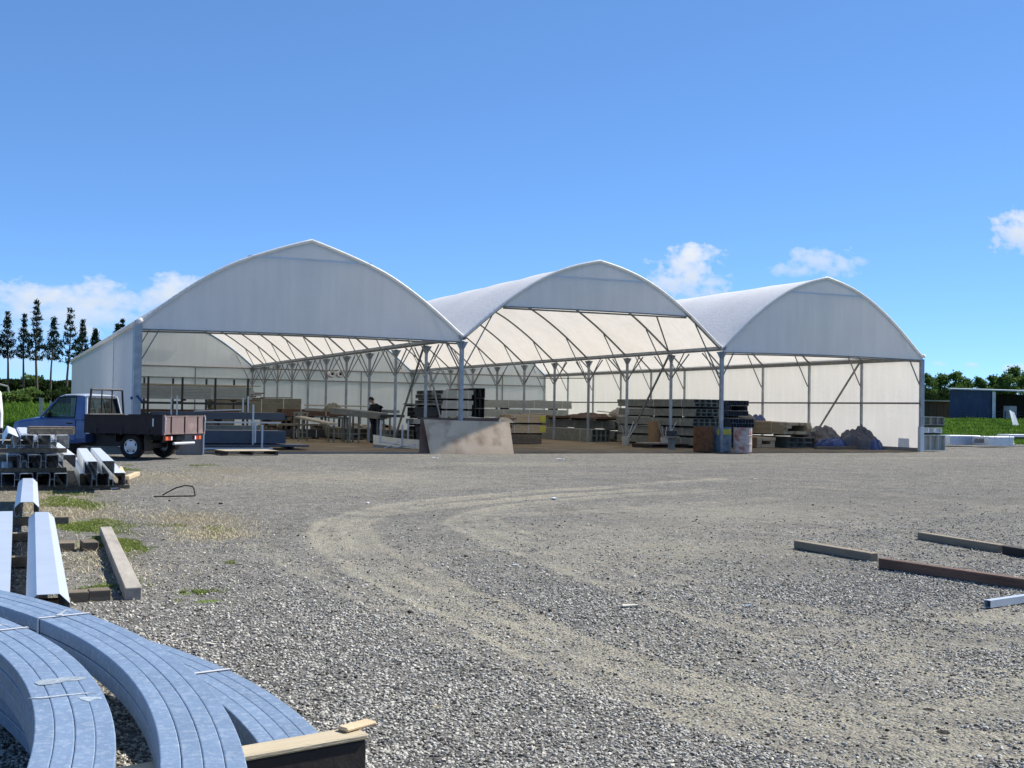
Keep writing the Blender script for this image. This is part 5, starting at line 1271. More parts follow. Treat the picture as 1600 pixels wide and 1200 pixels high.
# coils hung on the bow braces
for k, px in enumerate((518.5, 531)):
    c = aty(px, 584.5, 50.6)
    T = thing('hanging_roll', ['left', 'right'][k]+' of the two white round rolls hung between the posts', 'roll', tuple(c), 'white round rolls hung between posts')
    MB().lathe((c.x, c.y, c.z), [(.06, -.11), (.13, -.15), (.165, -.11), (.17, .12), (.15, .16), (.06, .16)], 22, 'y').build('wound_film', M['white'], T, smooth=False)
    MB().lathe((c.x, c.y, c.z), [(.0, -.05), (.054, -.05), (.054, .12), (0, .12)], 12, 'y').build('core', M['black'], T)
MB().tube((13.3, 49.2, 3.0), (13.3, 52.0, 3.0), .02, 6).build('hanging_bar', M['galvd'], label='thin bar between posts that carries the two white rolls', cat='bar')
MB().tube(aty(842, 591, 50), aty(922, 591, 48), .022, 6).build('hanging_pipe', M['galvd'], label='thin pipe slung between posts in the middle bay', cat='pipe')

# person
def person():
    T = thing('person', 'person in dark sweater and jeans bending over the beams, head down', 'person', (0, 0, 0))
    def skin(name, verts, edges, radii, m, sub=2, root=0, parent=T):
        me = bpy.data.meshes.new(name); me.from_pydata([Vector(v) for v in verts], edges, []); me.materials.append(m)
        o = bpy.data.objects.new(name, me); COL.objects.link(o); o.parent = parent
        sk = o.modifiers.new('s', 'SKIN'); sk.use_smooth_shade = True
        for v, r in zip(me.skin_vertices[0].data, radii): v.radius = r if isinstance(r, tuple) else (r, r); v.use_root = False
        me.skin_vertices[0].data[root].use_root = True
        su = o.modifiers.new('u', 'SUBSURF'); su.levels = sub; su.render_levels = sub; return o
    # faces -X (towards the beams); slight forward bend
    V = [(0, 0, .95), (-.01, 0, 1.12), (-.04, 0, 1.30), (-.09, 0, 1.44), (-.13, 0, 1.53), (-.19, 0, 1.63),
         (0.0, .09, .90), (-.03, .10, .50), (.02, .10, .09), (-.13, .11, .05), (0, -.09, .90), (-.03, -.10, .50), (.04, -.10, .09), (-.11, -.11, .05),
         (-.09, .18, 1.42), (-.10, .23, 1.16), (-.33, .15, 1.12), (-.40, .13, 1.11), (-.09, -.18, 1.42), (-.10, -.23, 1.16), (-.33, -.13, 1.10), (-.40, -.10, 1.09)]
    E = [(0, 1), (1, 2), (2, 3), (3, 4), (4, 5), (0, 6), (6, 7), (7, 8), (8, 9), (0, 10), (10, 11), (11, 12), (12, 13), (3, 14), (14, 15), (15, 16), (16, 17), (3, 18), (18, 19), (19, 20), (20, 21)]
    Rr = [(.15, .12), (.145, .11), (.165, .12), (.14, .10), .055, .05, .095, .065, .045, .04, .095, .065, .045, .04, .065, .05, .035, .03, .065, .05, .035, .03]
    skin('body', V, E, Rr, M['skin'])
    # clothing as slightly larger shells over the same skeleton
    Vj = V[0:4]+V[14:17]+V[18:21]+[(-.115, 0, 1.49)]
    skin('sweater', Vj, [(0, 1), (1, 2), (2, 3), (3, 4), (4, 5), (5, 6), (3, 7), (7, 8), (8, 9), (3, 10)], [(.24, .19), (.25, .20), (.28, .22), (.22, .18), .13, .10, .065, .13, .10, .065, .10], M['jacket'], root=1)
    Vt = [V[0], V[6], V[7], (V[8][0], V[8][1], .13), V[10], V[11], (V[12][0], V[12][1], .13)]
    skin('jeans', Vt, [(0, 1), (1, 2), (2, 3), (0, 4), (4, 5), (5, 6)], [(.20, .16), .135, .10, .085, .135, .10, .085], M['jeans'])
    for s in (-1, 1):
        b = MB(); y = .105*s; b.bbox(-.20, .07, y-.05, y+.05, 0, .09, .025); b.build('shoe', M['black'], T)
        hx, hy, hz = (-.41, .13, 1.105) if s > 0 else (-.41, -.10, 1.085)
        Vh = [(hx+.02, hy, hz), (hx-.05, hy, hz-.005)]; Eh = [(0, 1)]; Rh = [(.022, .03), (.018, .036)]
        for k, (dy, L) in enumerate(((.028, .06), (.010, .07), (-.010, .065), (-.028, .05))):
            a = len(Vh); Vh += [(hx-.07, hy+dy, hz-.008), (hx-.07-L*.5, hy+dy, hz-.022), (hx-.07-L*.8, hy+dy, hz-.05)]; Eh += [(1, a), (a, a+1), (a+1, a+2)]; Rh += [.010, .009, .007]
        a = len(Vh); Vh += [(hx-.02, hy-s*.045, hz-.015), (hx-.055, hy-s*.055, hz-.035)]; Eh += [(0, a), (a, a+1)]; Rh += [.011, .009]
        skin('hand', Vh, Eh, Rh, M['skin'], sub=1)
    # head with face, looking down
    hd = MB(); n, m_ = 18, 12; vs = []
    for i in range(m_+1):
        ph = math.pi*i/m_
        for j in range(n):
            t = 2*math.pi*j/n; x, y, z = math.sin(ph)*math.cos(t), math.sin(ph)*math.sin(t), math.cos(ph)
            rx = .098*(1-.12*max(0, -z)); ry = .076*(1-.22*max(0, -z)); rz_ = .118
            X, Y, Z = x*rx, y*ry, z*rz_
            f = max(0, -x)
            if abs(y) < .22 and -.45 < z < .15 and x < 0: X -= .022*(1-abs(y)/.22)*(1-abs(z+.15)/.3 if abs(z+.15) < .3 else 0)
            if .22 < abs(y) < .6 and 0 < z < .3 and x < 0: X += .008
            vs.append((X, Y, Z))
    hd.add(vs, [(i*n+j, (i+1)*n+j, (i+1)*n+(j+1) % n, i*n+(j+1) % n) for i in range(m_) for j in range(n)])
    for s in (-1, 1): hd.lathe((0.0, s*.078, -.01), [(0, -.004), (.022, -.006), (.026, 0), (.018, .006), (0, .004)], 8, 'y')
    hd.v = [tuple(Matrix.Rotation(R(-32), 3, 'Y') @ Vector(p)) for p in hd.v]
    ho = Vector((-.215, 0, 1.655)); hd.v = [tuple(Vector(p)+ho) for p in hd.v]; head = hd.build('head', M['skin'], T, smooth=True)
    hr = MB(); vs = []; 
    for i in range(8):
        ph = math.pi*.62*i/7
        for j in range(n):
            t = 2*math.pi*j/n; x, y, z = math.sin(ph)*math.cos(t), math.sin(ph)*math.sin(t), math.cos(ph)
            if x < -.25 and z < .45: z = .45; x *= .95
            vs.append((x*.108+.004, y*.086, z*.130+.004))
    hr.add(vs, [(i*n+j, (i+1)*n+j, (i+1)*n+(j+1) % n, i*n+(j+1) % n) for i in range(7) for j in range(n)])
    hr.v = [tuple(Matrix.Rotation(R(-32), 3, 'Y') @ Vector(p)+ho) for p in hr.v]; hr.build('hair', M['hair'], T, smooth=True)
    for s in (-1, 1):
        e = MB(); e.lathe((0, 0, 0), [(0, -.008), (.009, -.004), (.009, .004), (0, .008)], 8, 'x'); e.v = [tuple(Matrix.Rotation(R(-32), 3, 'Y') @ (Vector(p)+Vector((-.088, s*.03, .012)))+ho) for p in e.v]; e.build('eye', M['hair'], head)
    q = aty(588, 640, 43.6); place(T, q.x, 43.6, FL, R(8))
person()

# ================================================================== RIGHT OF THE SHED
g = 'steel packs outside the right front post'
pack('white topped box pack lowest beside the right front post', 33.2, 34.3, 35.4, 36.0, .05, .66, 3, 1, 'palesteel', g)
pack('white sheet pack second from the ground outside the right post', 33.2, 34.2, 35.5, 36.1, .75, .95, 3, 1, 'white', g)
pack('dark open-ended box pack on top outside the right post', 33.3, 34.35, 35.5, 36.1, 1.05, 1.38, 3, 1, 'greysteel', g)
g = 'steel packs on the grass edge at right'
q0, q1 = atz(1470, 694), atz(1520, 697)
pack('long pale blue-white steel pack lying at the grass edge', aty(1474, 690, 41.6).x, aty(1533, 690, 41.2).x, 41.2, 42.4, .08, .52, 3, 1, 'bright', g, axis='x', rz=2, strapat=(), hollow=False)
pack('strapped pale pipe bundle right of the long white pack', aty(1540, 690, 40.4).x, aty(1580, 690, 40.4).x, 40.2, 41.4, .08, .50, 4, 4, 'rail', g, axis='x', rz=2, strapat=(.2, .8), hollow=False)
pack('thin white beams lying behind the strapped bundle', 44.3, 46.6, 41.6, 42.3, .45, .58, 3, 1, 'white', g, axis='x', strapat=(), hollow=False)
timber('timber_plank', (46.2, 40.3), (48.5, 41.6), .3, .06, .30, M['sack'], 'pale plank leaning in the grass at the right edge', None)
crumple('dark heap of soil and weeds under the pale plank', (47.6, 42.0), 1.5, 1.0, .38, 'olive', 61, name='soil_heap', cat='soil heap', z0=-.02)
timber('timber_plank', (44.6, 37.6), (47.5, 38.2), .25, .03, .0, M['wood'], 'flat pale plank on the dirt at the right edge', None)

def gz(x, y): return float(rise(np.array([x]), np.array([y]))[0])-.06
def farshed():
    Y = 95.; a = aty(1484, 650, Y); b_ = aty(1549, 650, Y-3.0); T = thing('lean_to_shed', 'navy blue iron lean-to shed with open bay and pale roof edge', 'shed', (a.x, Y, 0))
    g0 = gz(a.x, Y)-.2; zt = aty(1484, 609, Y).z; zt2 = aty(1549, 610, Y-3).z
    # front wall of the closed bay runs from (a) to (b)
    def wallq(p, q, z0, zp, zq, name, m, th=.08):
        d = Vector((q[0]-p[0], q[1]-p[1], 0)).normalized(); n = Vector((-d.y, d.x, 0))*th
        P = [Vector((p[0], p[1], z0)), Vector((q[0], q[1], z0)), Vector((q[0], q[1], zq)), Vector((p[0], p[1], zp))]
        mb = MB(); mb.add(P+[v+n for v in P], [(0, 1, 2, 3), (7, 6, 5, 4), (0, 4, 5, 1), (1, 5, 6, 2), (2, 6, 7, 3), (3, 7, 4, 0)]); return mb.build(name, m, T)
    A = (a.x, Y); B = (b_.x, Y-3.0); d = (Vector(B)-Vector(A)); dn = d.normalized(); C_ = (B[0]+dn.x*9, B[1]+dn.y*9); nn = Vector((-dn.y, dn.x))
    n_ = 9
    for i in range(n_):   # sheets of the wall, each slightly proud of its neighbour
        p = Vector(A).lerp(Vector(B), i/n_); q = Vector(A).lerp(Vector(B), (i+1)/n_); o = nn*(.012 if i % 2 else 0)
        wallq((p.x+o.x, p.y+o.y), (q.x+o.x, q.y+o.y), g0, zt+(zt2-zt)*i/n_, zt+(zt2-zt)*(i+1)/n_, 'wall_sheet', M['navyiron'], .06)
    D = nn*5.0
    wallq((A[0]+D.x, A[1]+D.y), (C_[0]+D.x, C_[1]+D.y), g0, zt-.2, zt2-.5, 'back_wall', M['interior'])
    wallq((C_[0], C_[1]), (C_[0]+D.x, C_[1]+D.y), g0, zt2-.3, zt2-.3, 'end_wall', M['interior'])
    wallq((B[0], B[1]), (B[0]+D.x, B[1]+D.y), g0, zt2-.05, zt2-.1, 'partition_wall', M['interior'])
    r = MB(); e = Vector((A[0]-dn.x*.2, A[1]-dn.y*.2)); f = Vector((C_[0], C_[1])); zz1, zz2 = zt+.04, zt2-.25; fo = -nn*.3
    P = [Vector((e.x+fo.x, e.y+fo.y, zz1)), Vector((f.x+fo.x, f.y+fo.y, zz2)), Vector((f.x+D.x, f.y+D.y, zz2+.15)), Vector((e.x+D.x, e.y+D.y, zz1+.15))]
    r.add(P+[p+Vector((0, 0, .12)) for p in P], [(0, 1, 2, 3), (7, 6, 5, 4), (0, 4, 5, 1), (1, 5, 6, 2), (2, 6, 7, 3), (3, 7, 4, 0)]); r.build('roof', M['ironroof'], T)
    for k, t in enumerate((0.15, 3.3, 6.2)):
        p = Vector(B)+dn*t; MB().box(p.x-.12, p.x+.12, p.y-.25, p.y-.02, g0, zt2-.15-.02*t).build('front_post', M['white'] if k == 0 else M['rail'], T)
    for k, (t, h, w) in enumerate(((1.8, 1.5, .9), (4.6, 1.0, 1.2))):
        p = Vector(B)+dn*t+nn*2; MB().bbox(p.x-w/2, p.x+w/2, p.y-.5, p.y+.5, gz(p.x, p.y)-.1, gz(p.x, p.y)+h, .03).build('white_goods' if k == 0 else 'crate', M['white'] if k == 0 else M['wood'], None, label=['pale tall cabinet standing in the open bay of the navy shed', 'grey crate standing deeper in the open bay of the navy shed'][k], cat=['cabinet', 'crate'][k])
    # brown shed at left
    Yb = 100.; a = aty(1430, 640, Yb); c = aty(1486, 640, Yb); z = aty(1443, 627, Yb).z; T2 = thing('board_shed', 'low brown board shed between the white shed and the navy one', 'shed', (a.x, Yb, 0))
    g0 = gz(a.x, Yb)-.3; n_ = 10
    for i in range(n_):
        x0 = a.x+(c.x-a.x)*i/n_; x1 = a.x+(c.x-a.x)*(i+1)/n_-.03; MB().box(x0, x1, Yb+(.02 if i % 2 else 0), Yb+.1, g0, z).build('wall_board', M['brownshed'], T2)
    MB().box(a.x+.2, c.x-.1, Yb+3.9, Yb+4, g0, z).build('back_wall', M['brownshed'], T2)
    MB().box(a.x-.3, c.x+.1, Yb-.3, Yb+4.2, z+.02, z+.16).build('roof', M['sack'], T2)
    p = aty(1590, 650, 72.); sheet = [Vector((p.x-.45, 72, gz(p.x, 72))), Vector((p.x+.25, 72, gz(p.x, 72))), Vector((p.x+.05, 72.4, gz(p.x, 72)+1.25)), Vector((p.x-.5, 72.4, gz(p.x, 72)+1.45))]
    so_ = sheet_obj('crooked white panel leaning in the grass at the right edge', sheet, 'white', .04, 2, name='leaning_panel', group=None); so_['category'] = 'panel'
farshed()
def fence(label, x0, x1, Y, n, h, m, rails=3):
    T = thing('wire_fence', label, 'fence', (x0, Y, gz(x0, Y)))
    pr_ = [(x0+(x1-x0)*i/n, Y+math.sin(i)*.05) for i in range(n+1)]
    for x, y in pr_: MB().tube((x, y, gz(x, y)-.1), (x, y, gz(x, y)+h), .05, 6).build('fence_post', M[m], T)
    for k in range(rails):
        mb = MB()
        for (a, b), (c, d) in zip(pr_[:-1], pr_[1:]):
            mb.tube((a, b, gz(a, b)+h*(k+1)/(rails+.4)), (c, d, gz(c, d)+h*(k+1)/(rails+.4)), .02, 4)
        mb.build('fence_wire', M['darksteel'], T)
xa = aty(1436, 655, 86).x; fence('dark wire fence in front of the far sheds', xa, xa+22, 86., 12, 1.0, 'blackwood')
for k, (px, yt, Y) in enumerate(((63, 621, 84), (66.5, 622, 84.5), (79, 626, 90))):
    t = aty(px, yt, Y); MB().box(t.x-.07, t.x+.07, Y-.07, Y+.07, gz(t.x, Y)-.1, t.z).build('fence_post', M['sack'], label=['taller pale fence post in the left field', 'pale fence post close beside the taller one', 'short pale fence post right of the pair in the left field'][k], cat='fence post', group='pale posts in the left field')

# ================================================================== VEGETATION
def leaf_object(name, pts, size, m, tone, parent=None, aspect=.5, seed=0, up=0., nrm=None):
    rg = np.random.default_rng(seed); n = len(pts)
    a = rg.normal(size=(n, 3)); a[:, 2] += up; a /= np.linalg.norm(a, axis=1)[:, None]
    b = rg.normal(size=(n, 3)); b -= (b*a).sum(1)[:, None]*a; b /= np.linalg.norm(b, axis=1)[:, None]
    s = size*rg.uniform(.6, 1.3, n)[:, None]
    V = np.stack([pts-a*s, pts+b*s*aspect, pts+a*s, pts-b*s*aspect], 1).reshape(-1, 3)
    o_ = np.array([V[:, 0].mean(), V[:, 1].mean(), V[:, 2].min()]); V -= o_
    me = bpy.data.meshes.new(name); quads(me, V, np.arange(4*n).reshape(n, 4))
    at = me.attributes.new('tone', 'FLOAT', 'POINT'); at.data.foreach_set('value', np.repeat(np.clip(tone, 0, 1), 4).astype(np.float32)); me.materials.append(m)
    o = bpy.data.objects.new(name, me); COL.objects.link(o); o.parent = parent; o.location = Vector(o_)-wl(parent); WL[o.name] = Vector(o_); return o
def pine(x, y, z0, h, crown0, hw, seed, label):
    rr = random.Random(seed); rg = np.random.default_rng(seed)
    T = thing('pine_tree', label, 'pine tree', (x, y, z0), 'thin pine trees in a row behind the hedge')
    tr = MB(); lean = rr.uniform(-.03, .03); pts = [(x+lean*h*t+.05*math.sin(t*6+seed), y, z0+h*t) for t in [i/7 for i in range(8)]]
    for i in range(7): tr.tube(pts[i], pts[i+1], .15*(1-.13*i)*h/9, 7, r1=.15*(1-.13*(i+1))*h/9, cap=False)
    tr.build('trunk', M['bark'], T)
    L = MB(); P = []; A = []; nw = rr.choice((9, 10, 11))
    for w in range(nw):
        t = w/(nw-1); zc = z0+crown0+(h-crown0)*t; r = hw*(1.05-t)**1.05*(.62+.38*min(1, t*4+.3))*rr.uniform(.75, 1.15)
        nb = rr.randint(4, 6)
        for k in range(nb):
            a = 2*math.pi*(k+rr.random()*.7)/nb; rl = r*rr.uniform(.55, 1.15)
            p0 = Vector((x+lean*(zc-z0), y, zc)); p1 = p0+Vector((math.cos(a)*rl, math.sin(a)*rl, rl*rr.uniform(.25, .8)))
            pm = p0.lerp(p1, .5)-Vector((0, 0, rl*.12))
            L.tube(p0, pm, .03, 4, cap=False); L.tube(pm, p1, .022, 4, cap=False)
            m_ = int(14+26*rl)
            for q in range(m_):
                s = rr.uniform(.45, 1.08); c = p0.lerp(pm, s*2) if s < .5 else pm.lerp(p1, (s-.5)*2)
                P.append((c.x+rr.gauss(0, .09), c.y+rr.gauss(0, .09), c.z+rr.gauss(0, .09)+.03))
    for q in range(30): P.append((x+rr.gauss(0, .05), y+rr.gauss(0, .05), z0+h*rr.uniform(.88, 1.03)))
    L.build('limbs', M['bark'], T)
    P = np.array(P); leaf_object('crown', P, .17, M['needle'], rg.uniform(0, 1, len(P))**1.5, T, .22, seed, up=.8)
PI_ = [(15, 490, 560, 15, 112), (38, 494, 560, 13, 112), (60.5, 474, 563, 16, 110), (81, 500, 562, 12, 112), (107, 486, 568, 20, 108), (127, 503, 560, 13, 114), (148, 517, 560, 12, 116), (185, 509, 560, 12, 118), (194, 502, 562, 12, 120), (-6, 505, 560, 15, 112), (-32, 490, 560, 15, 112)]
PN = ['second thin pine from the left edge', 'narrow pine left of the tallest one', 'tallest pine in the row', 'narrow pine right of the tallest one', 'widest pine, nearest the left of the white shed', 'pine just left of the shed wall', 'pine with its top over the shed eave', 'left of the two pine tops above the roof slope', 'right of the two pine tops above the roof slope', 'pine cut by the left edge of the view', 'pine just beyond the left edge of the view']
for k, (px, yt, yc, hwp, Y) in enumerate(PI_):
    t = aty(px, yt, Y); c = aty(px, yc, Y); z0 = gz(t.x, Y)+.0; s = Y/FP
    pine(t.x, Y, z0, t.z-z0, c.z-z0, hwp*s*1.15, 100+k, PN[k])
def mass(name, label, cat, x0, x1, y, dy, ztop, z0, n, size, m, seed, bumps=.18, parent=None):
    rg = np.random.default_rng(seed); X = rg.uniform(x0, x1, n); Yv = y+rg.uniform(-dy, dy, n)
    H_ = (ztop-z0)*(1+bumps*(fbm(X*.5, X*0+seed, 4, seed)-.5)*2); Z = z0+H_*rg.uniform(0, 1, n)**.45*(1-.3*np.abs((Yv-y)/dy)**3)
    tone = fbm(X*.9, Z*.9, 3, seed+3)*.9+rg.uniform(-.3, .35, n)-.1
    return leaf_object(name, np.stack([X, Yv, Z], 1), size, m, tone, parent, .6, seed)
def hedge():
    Y = 122.; a = aty(-60, 592, Y); b_ = aty(160, 594, Y)
    T = thing('hedge', 'long dark trimmed hedge behind the left field', 'hedge', (a.x, Y, 0))
    mass('hedge_foliage', None, None, a.x-9, b_.x, Y, 1.2, a.z, gz(0, Y), 26000, .22, M['leafB'], 5, .05, T)
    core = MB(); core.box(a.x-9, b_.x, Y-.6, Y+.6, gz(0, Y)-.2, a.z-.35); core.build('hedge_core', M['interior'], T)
hedge()
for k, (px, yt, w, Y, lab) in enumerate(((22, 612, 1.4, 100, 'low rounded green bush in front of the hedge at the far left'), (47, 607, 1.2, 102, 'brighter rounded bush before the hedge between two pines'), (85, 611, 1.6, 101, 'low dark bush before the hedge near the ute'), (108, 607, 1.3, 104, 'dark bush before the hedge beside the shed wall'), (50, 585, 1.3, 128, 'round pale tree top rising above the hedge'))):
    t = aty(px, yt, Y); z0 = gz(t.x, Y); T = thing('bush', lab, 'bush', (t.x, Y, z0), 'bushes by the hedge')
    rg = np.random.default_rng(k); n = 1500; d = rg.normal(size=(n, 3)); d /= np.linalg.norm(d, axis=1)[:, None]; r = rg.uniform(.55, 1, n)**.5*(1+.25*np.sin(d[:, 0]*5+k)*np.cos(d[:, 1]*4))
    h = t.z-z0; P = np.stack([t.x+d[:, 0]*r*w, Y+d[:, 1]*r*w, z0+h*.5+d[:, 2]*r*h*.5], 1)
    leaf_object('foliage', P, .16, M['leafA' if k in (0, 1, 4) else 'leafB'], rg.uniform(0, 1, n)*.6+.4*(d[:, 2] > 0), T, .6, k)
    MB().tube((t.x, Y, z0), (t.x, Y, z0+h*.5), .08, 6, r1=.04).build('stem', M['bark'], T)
# distant low tree line beyond the hedge
a = aty(-300, 589, 300); b_ = aty(360, 592, 300)
o = mass('distant_treeline', None, None, a.x-120, b_.x+20, 300, 6, a.z, 1.3, 9000, .8, M['leafB'], 9, .06); tag(o, kind='stuff')
def broad(label, x, y, z0, h, w, seed, n=5200, group='broadleaf trees in the belt at right', m='leafA'):
    rr = random.Random(seed); rg = np.random.default_rng(seed); T = thing('broadleaf_tree', label, 'tree', (x, y, z0), group)
    tr = MB(); tr.tube((x, y, z0), (x+.1, y, z0+h*.45), .17, 8, r1=.11); C = []
    nc = 34
    for k in range(nc):
        t = rr.random(); a = rr.uniform(0, 6.28); rad = w*(math.sin(math.pi*min(1, .22+.78*t))**.7)*rr.uniform(.25, .95)
        c = Vector((x+math.cos(a)*rad, y+math.sin(a)*rad, z0+h*(.18+.74*t))); C.append((c, rr.uniform(.35, 1.0)*w*.36))
        if k % 2 == 0: tr.tube((x+.08, y, z0+h*.32), c, .06, 5, r1=.015, cap=False)
    tr.build('trunk', M['bark'], T); P = []; tn = []
    C += [(Vector((x+rr.uniform(-.6, .6), y, z0+h*.93)), w*.20), (Vector((x+rr.uniform(-1.2, 1.2), y, z0+h*.84)), w*.22)]
    for c, r in C:
        k = n//len(C); d = rg.normal(size=(k, 3)); d /= np.linalg.norm(d, axis=1)[:, None]; q = (rg.uniform(.2, 1.0, k)+np.abs(rg.normal(0, .22, k)))[:, None]
        P.append(np.array(c)+d*q*r*np.array([1, 1, .85])); base = rr.uniform(.1, .75); tn.append(np.clip(base+rg.normal(0, .2, k), 0, 1))
    leaf_object('crown', np.concatenate(P), .16, M[m], np.concatenate(tn), T, .6, seed)
TRS = [(1450, 583, 2.6, 128), (1472, 584, 2.6, 132), (1493, 580, 2.4, 127), (1512, 592, 2.3, 133), (1532, 588, 2.6, 128), (1552, 586, 2.4, 132), (1568, 582, 2.2, 129), (1586, 571, 2.9, 127), (1606, 578, 2.8, 131), (1628, 572, 2.8, 128), (1650, 580, 2.6, 131), (1430, 590, 2.4, 134)]
TL = ['tree right beside the white shed wall', 'tree second from the shed in the right belt', 'peaked tree left above the brown shed', 'lower tree in the dip of the right belt', 'tree above the left part of the navy shed', 'tree above the middle of the navy shed roof', 'spiky tree above the right of the navy roof', 'tallest tree near the right edge', 'tree at the right edge of the view', 'first tree beyond the right edge', 'second tree beyond the right edge', 'tree partly hidden behind the shed corner']
for k, (px, yt, w, Y) in enumerate(TRS):
    t = aty(px, yt, Y); z0 = gz(t.x, Y); broad(TL[k], t.x, Y, z0, t.z-z0, w, 300+k, m='leafA')
a = aty(1425, 612, 140); b_ = aty(1700, 610, 140)
tag(mass('undergrowth', None, None, a.x, b_.x+10, 138, 2.5, a.z-.5, 1.2, 9000, .28, M['leafA'], 19, .25), kind='stuff')
for k, (px, yt, w) in enumerate(((1449, 612, 1.6), (1478, 611, 1.5))):
    Y = 108; t = aty(px, yt, Y); z0 = gz(t.x, Y); T = thing('bush', ['round olive bush above the brown shed roof at its left', 'round olive bush above the brown shed roof at its right'][k], 'bush', (t.x, Y, z0), 'bushes behind the brown shed')
    rg = np.random.default_rng(k+40); n = 1400; d = rg.normal(size=(n, 3)); d /= np.linalg.norm(d, axis=1)[:, None]; h = t.z-z0
    P = np.stack([t.x+d[:, 0]*w, Y+d[:, 1]*w, z0+h*.5+d[:, 2]*h*.5], 1)*1.; leaf_object('foliage', P, .2, M['leafB'], rg.uniform(.2, 1, n), T, .6, k); MB().tube((t.x, Y, z0), (t.x, Y, z0+h*.5), .1, 6, r1=.05).build('stem', M['bark'], T)

# grass: blades as geometry
def blades(name, X, Y, Z0, hgt, seed, wid=.012, tone=None, m='blade', lean=.35):
    rg = np.random.default_rng(seed); n = len(X); h = hgt*rg.uniform(.5, 1.2, n); a = rg.uniform(0, 6.283, n); l = h*rg.uniform(.1, lean*2, n)
    dx, dy = np.cos(a)*l, np.sin(a)*l; px, py = -np.sin(a)*wid, np.cos(a)*wid
    b0 = np.stack([X-px, Y-py, Z0], 1); b1 = np.stack([X+px, Y+py, Z0], 1)
    m1 = np.stack([X+dx*.4+px*.8, Y+dy*.4+py*.8, Z0+h*.6], 1); m0 = np.stack([X+dx*.4-px*.8, Y+dy*.4-py*.8, Z0+h*.6], 1)
    tp = np.stack([X+dx, Y+dy, Z0+h], 1); tq = tp+np.stack([px*.15, py*.15, px*0], 1)
    V = np.stack([b0, b1, m1, m0, tq, tp], 1).reshape(-1, 3); k = np.arange(n)[:, None]*6
    q = np.concatenate([k+np.array([0, 1, 2, 3]), k+np.array([3, 2, 4, 5])], 0)
    me = bpy.data.meshes.new(name); quads(me, V, q); t = rg.uniform(0, 1, n) if tone is None else tone
    at = me.attributes.new('tone', 'FLOAT', 'POINT'); at.data.foreach_set('value', np.repeat(t, 6).astype(np.float32)); me.materials.append(M[m])
    o = bpy.data.objects.new(name, me); COL.objects.link(o); o['kind'] = 'stuff'; return o
rg = np.random.default_rng(77)
n = 130000; X = rg.uniform(33.5, 100, n); Y = 44.5+rg.uniform(0, 1, n)**1.1*44; k = (X > 36+(Y-44)*.0)*(X > .80*Y)*(X < 1.14*Y); X, Y = X[k], Y[k]
blades('tall_grass', X, Y, rise(X, Y)-.08, .24*(.3+1.4*fbm(X*.35, Y*.35, 3, 4)), 5, .028+.0004*Y, np.clip(fbm(X*.5, Y*.5, 3, 8)+rg.uniform(-.3, .3, len(X)), 0, 1))
n = 50000; X = rg.uniform(-14, 9, n); Y = 58+rg.uniform(0, 1, n)*46; k = (X < .11*Y+.5)*((X < 3.2)+(Y > 72)); X, Y = X[k], Y[k]
blades('tall_grass', X, Y, rise(X, Y)-.06, .40*(.4+1.2*fbm(X*.35, Y*.35, 3, 4)), 6, .03, np.clip(fbm(X*.5, Y*.5, 3, 8)+rg.uniform(-.3, .3, len(X)), 0, 1))
# weeds on the yard
Xs, Ys, Hs = [], [], []
for (cx, cy), a, b, w in MO:
    n = int(11000*min(1.2, a*b*6+.10)*w); X = cx+rg.normal(0, a*.9, n); Y = cy+rg.normal(0, b*.85, n); k = fbm(X*2.6, Y*1.6, 4, 2)+.12*fbm(X*14, Y*14, 2, 5) > .60
    Xs.append(X[k]); Ys.append(Y[k]); Hs.append(np.full(k.sum(), .032))
X = np.concatenate(Xs); Y = np.concatenate(Ys); Hh = np.concatenate(Hs)
M['weed'] = leaf_mat('yard_weed_leaves', (.09, .13, .03), (.24, .29, .08), .25)
blades('yard_weeds', X, Y, np.full(len(X), -.012), Hh, 9, .004, rg.uniform(.0, 1, len(X)), 'weed', lean=.7)
n = 9000; Xs = []; Ys = []
for (cx, cy), a, b, w in SO[:6]: Xs.append(cx+rg.normal(0, a*.6, 1500)); Ys.append(cy+rg.normal(0, b*.6, 1500))
X = np.concatenate(Xs); Y = np.concatenate(Ys)
M['straw'] = leaf_mat('dry_straw', (.32, .27, .16), (.58, .52, .36), .1)
blades('dry_straw', X, Y, np.full(len(X), -.008), np.full(len(X), .035), 10, .0035, rg.uniform(0, 1, len(X)), 'straw', 1.6)

# ================================================================== GRAVEL STONES
def stone_meshes():
    import bmesh
    m = bpy.data.materials.new('gravel_stone'); m.use_nodes = True; nt = m.node_tree; p = nt.nodes['Principled BSDF']; p.inputs['Roughness'].default_value = .95; p.inputs['Specular IOR Level'].default_value = .0
    oi = nt.nodes.new('ShaderNodeObjectInfo'); rp = nt.nodes.new('ShaderNodeValToRGB'); e = rp.color_ramp.elements
    e[0].position = 0; e[0].color = (.04, .037, .032, 1); e[1].position = 1; e[1].color = (.58, .55, .475, 1)
    for q, c in ((.15, (.17, .161, .142)), (.45, (.33, .314, .274)), (.8, (.46, .438, .385))): n = e.new(q); n.color = (*c, 1)
    nt.links.new(oi.outputs['Random'], rp.inputs[0]); nt.links.new(rp.outputs[0], p.inputs['Base Color'])
    out = []
    c = bpy.data.collections.new('gravel_stone_shapes')
    for k in range(5):
        bm = bmesh.new(); bmesh.ops.create_icosphere(bm, subdivisions=1, radius=1); rr = random.Random(k)
        for v in bm.verts: v.co *= rr.uniform(.6, 1.25); v.co.z *= .8; v.co.x *= 1.2
        me = bpy.data.meshes.new('gravel_stone'); bm.to_mesh(me); bm.free(); me.materials.append(m)
        o = bpy.data.objects.new('gravel_stone', me); c.objects.link(o); out.append(o)
    return c
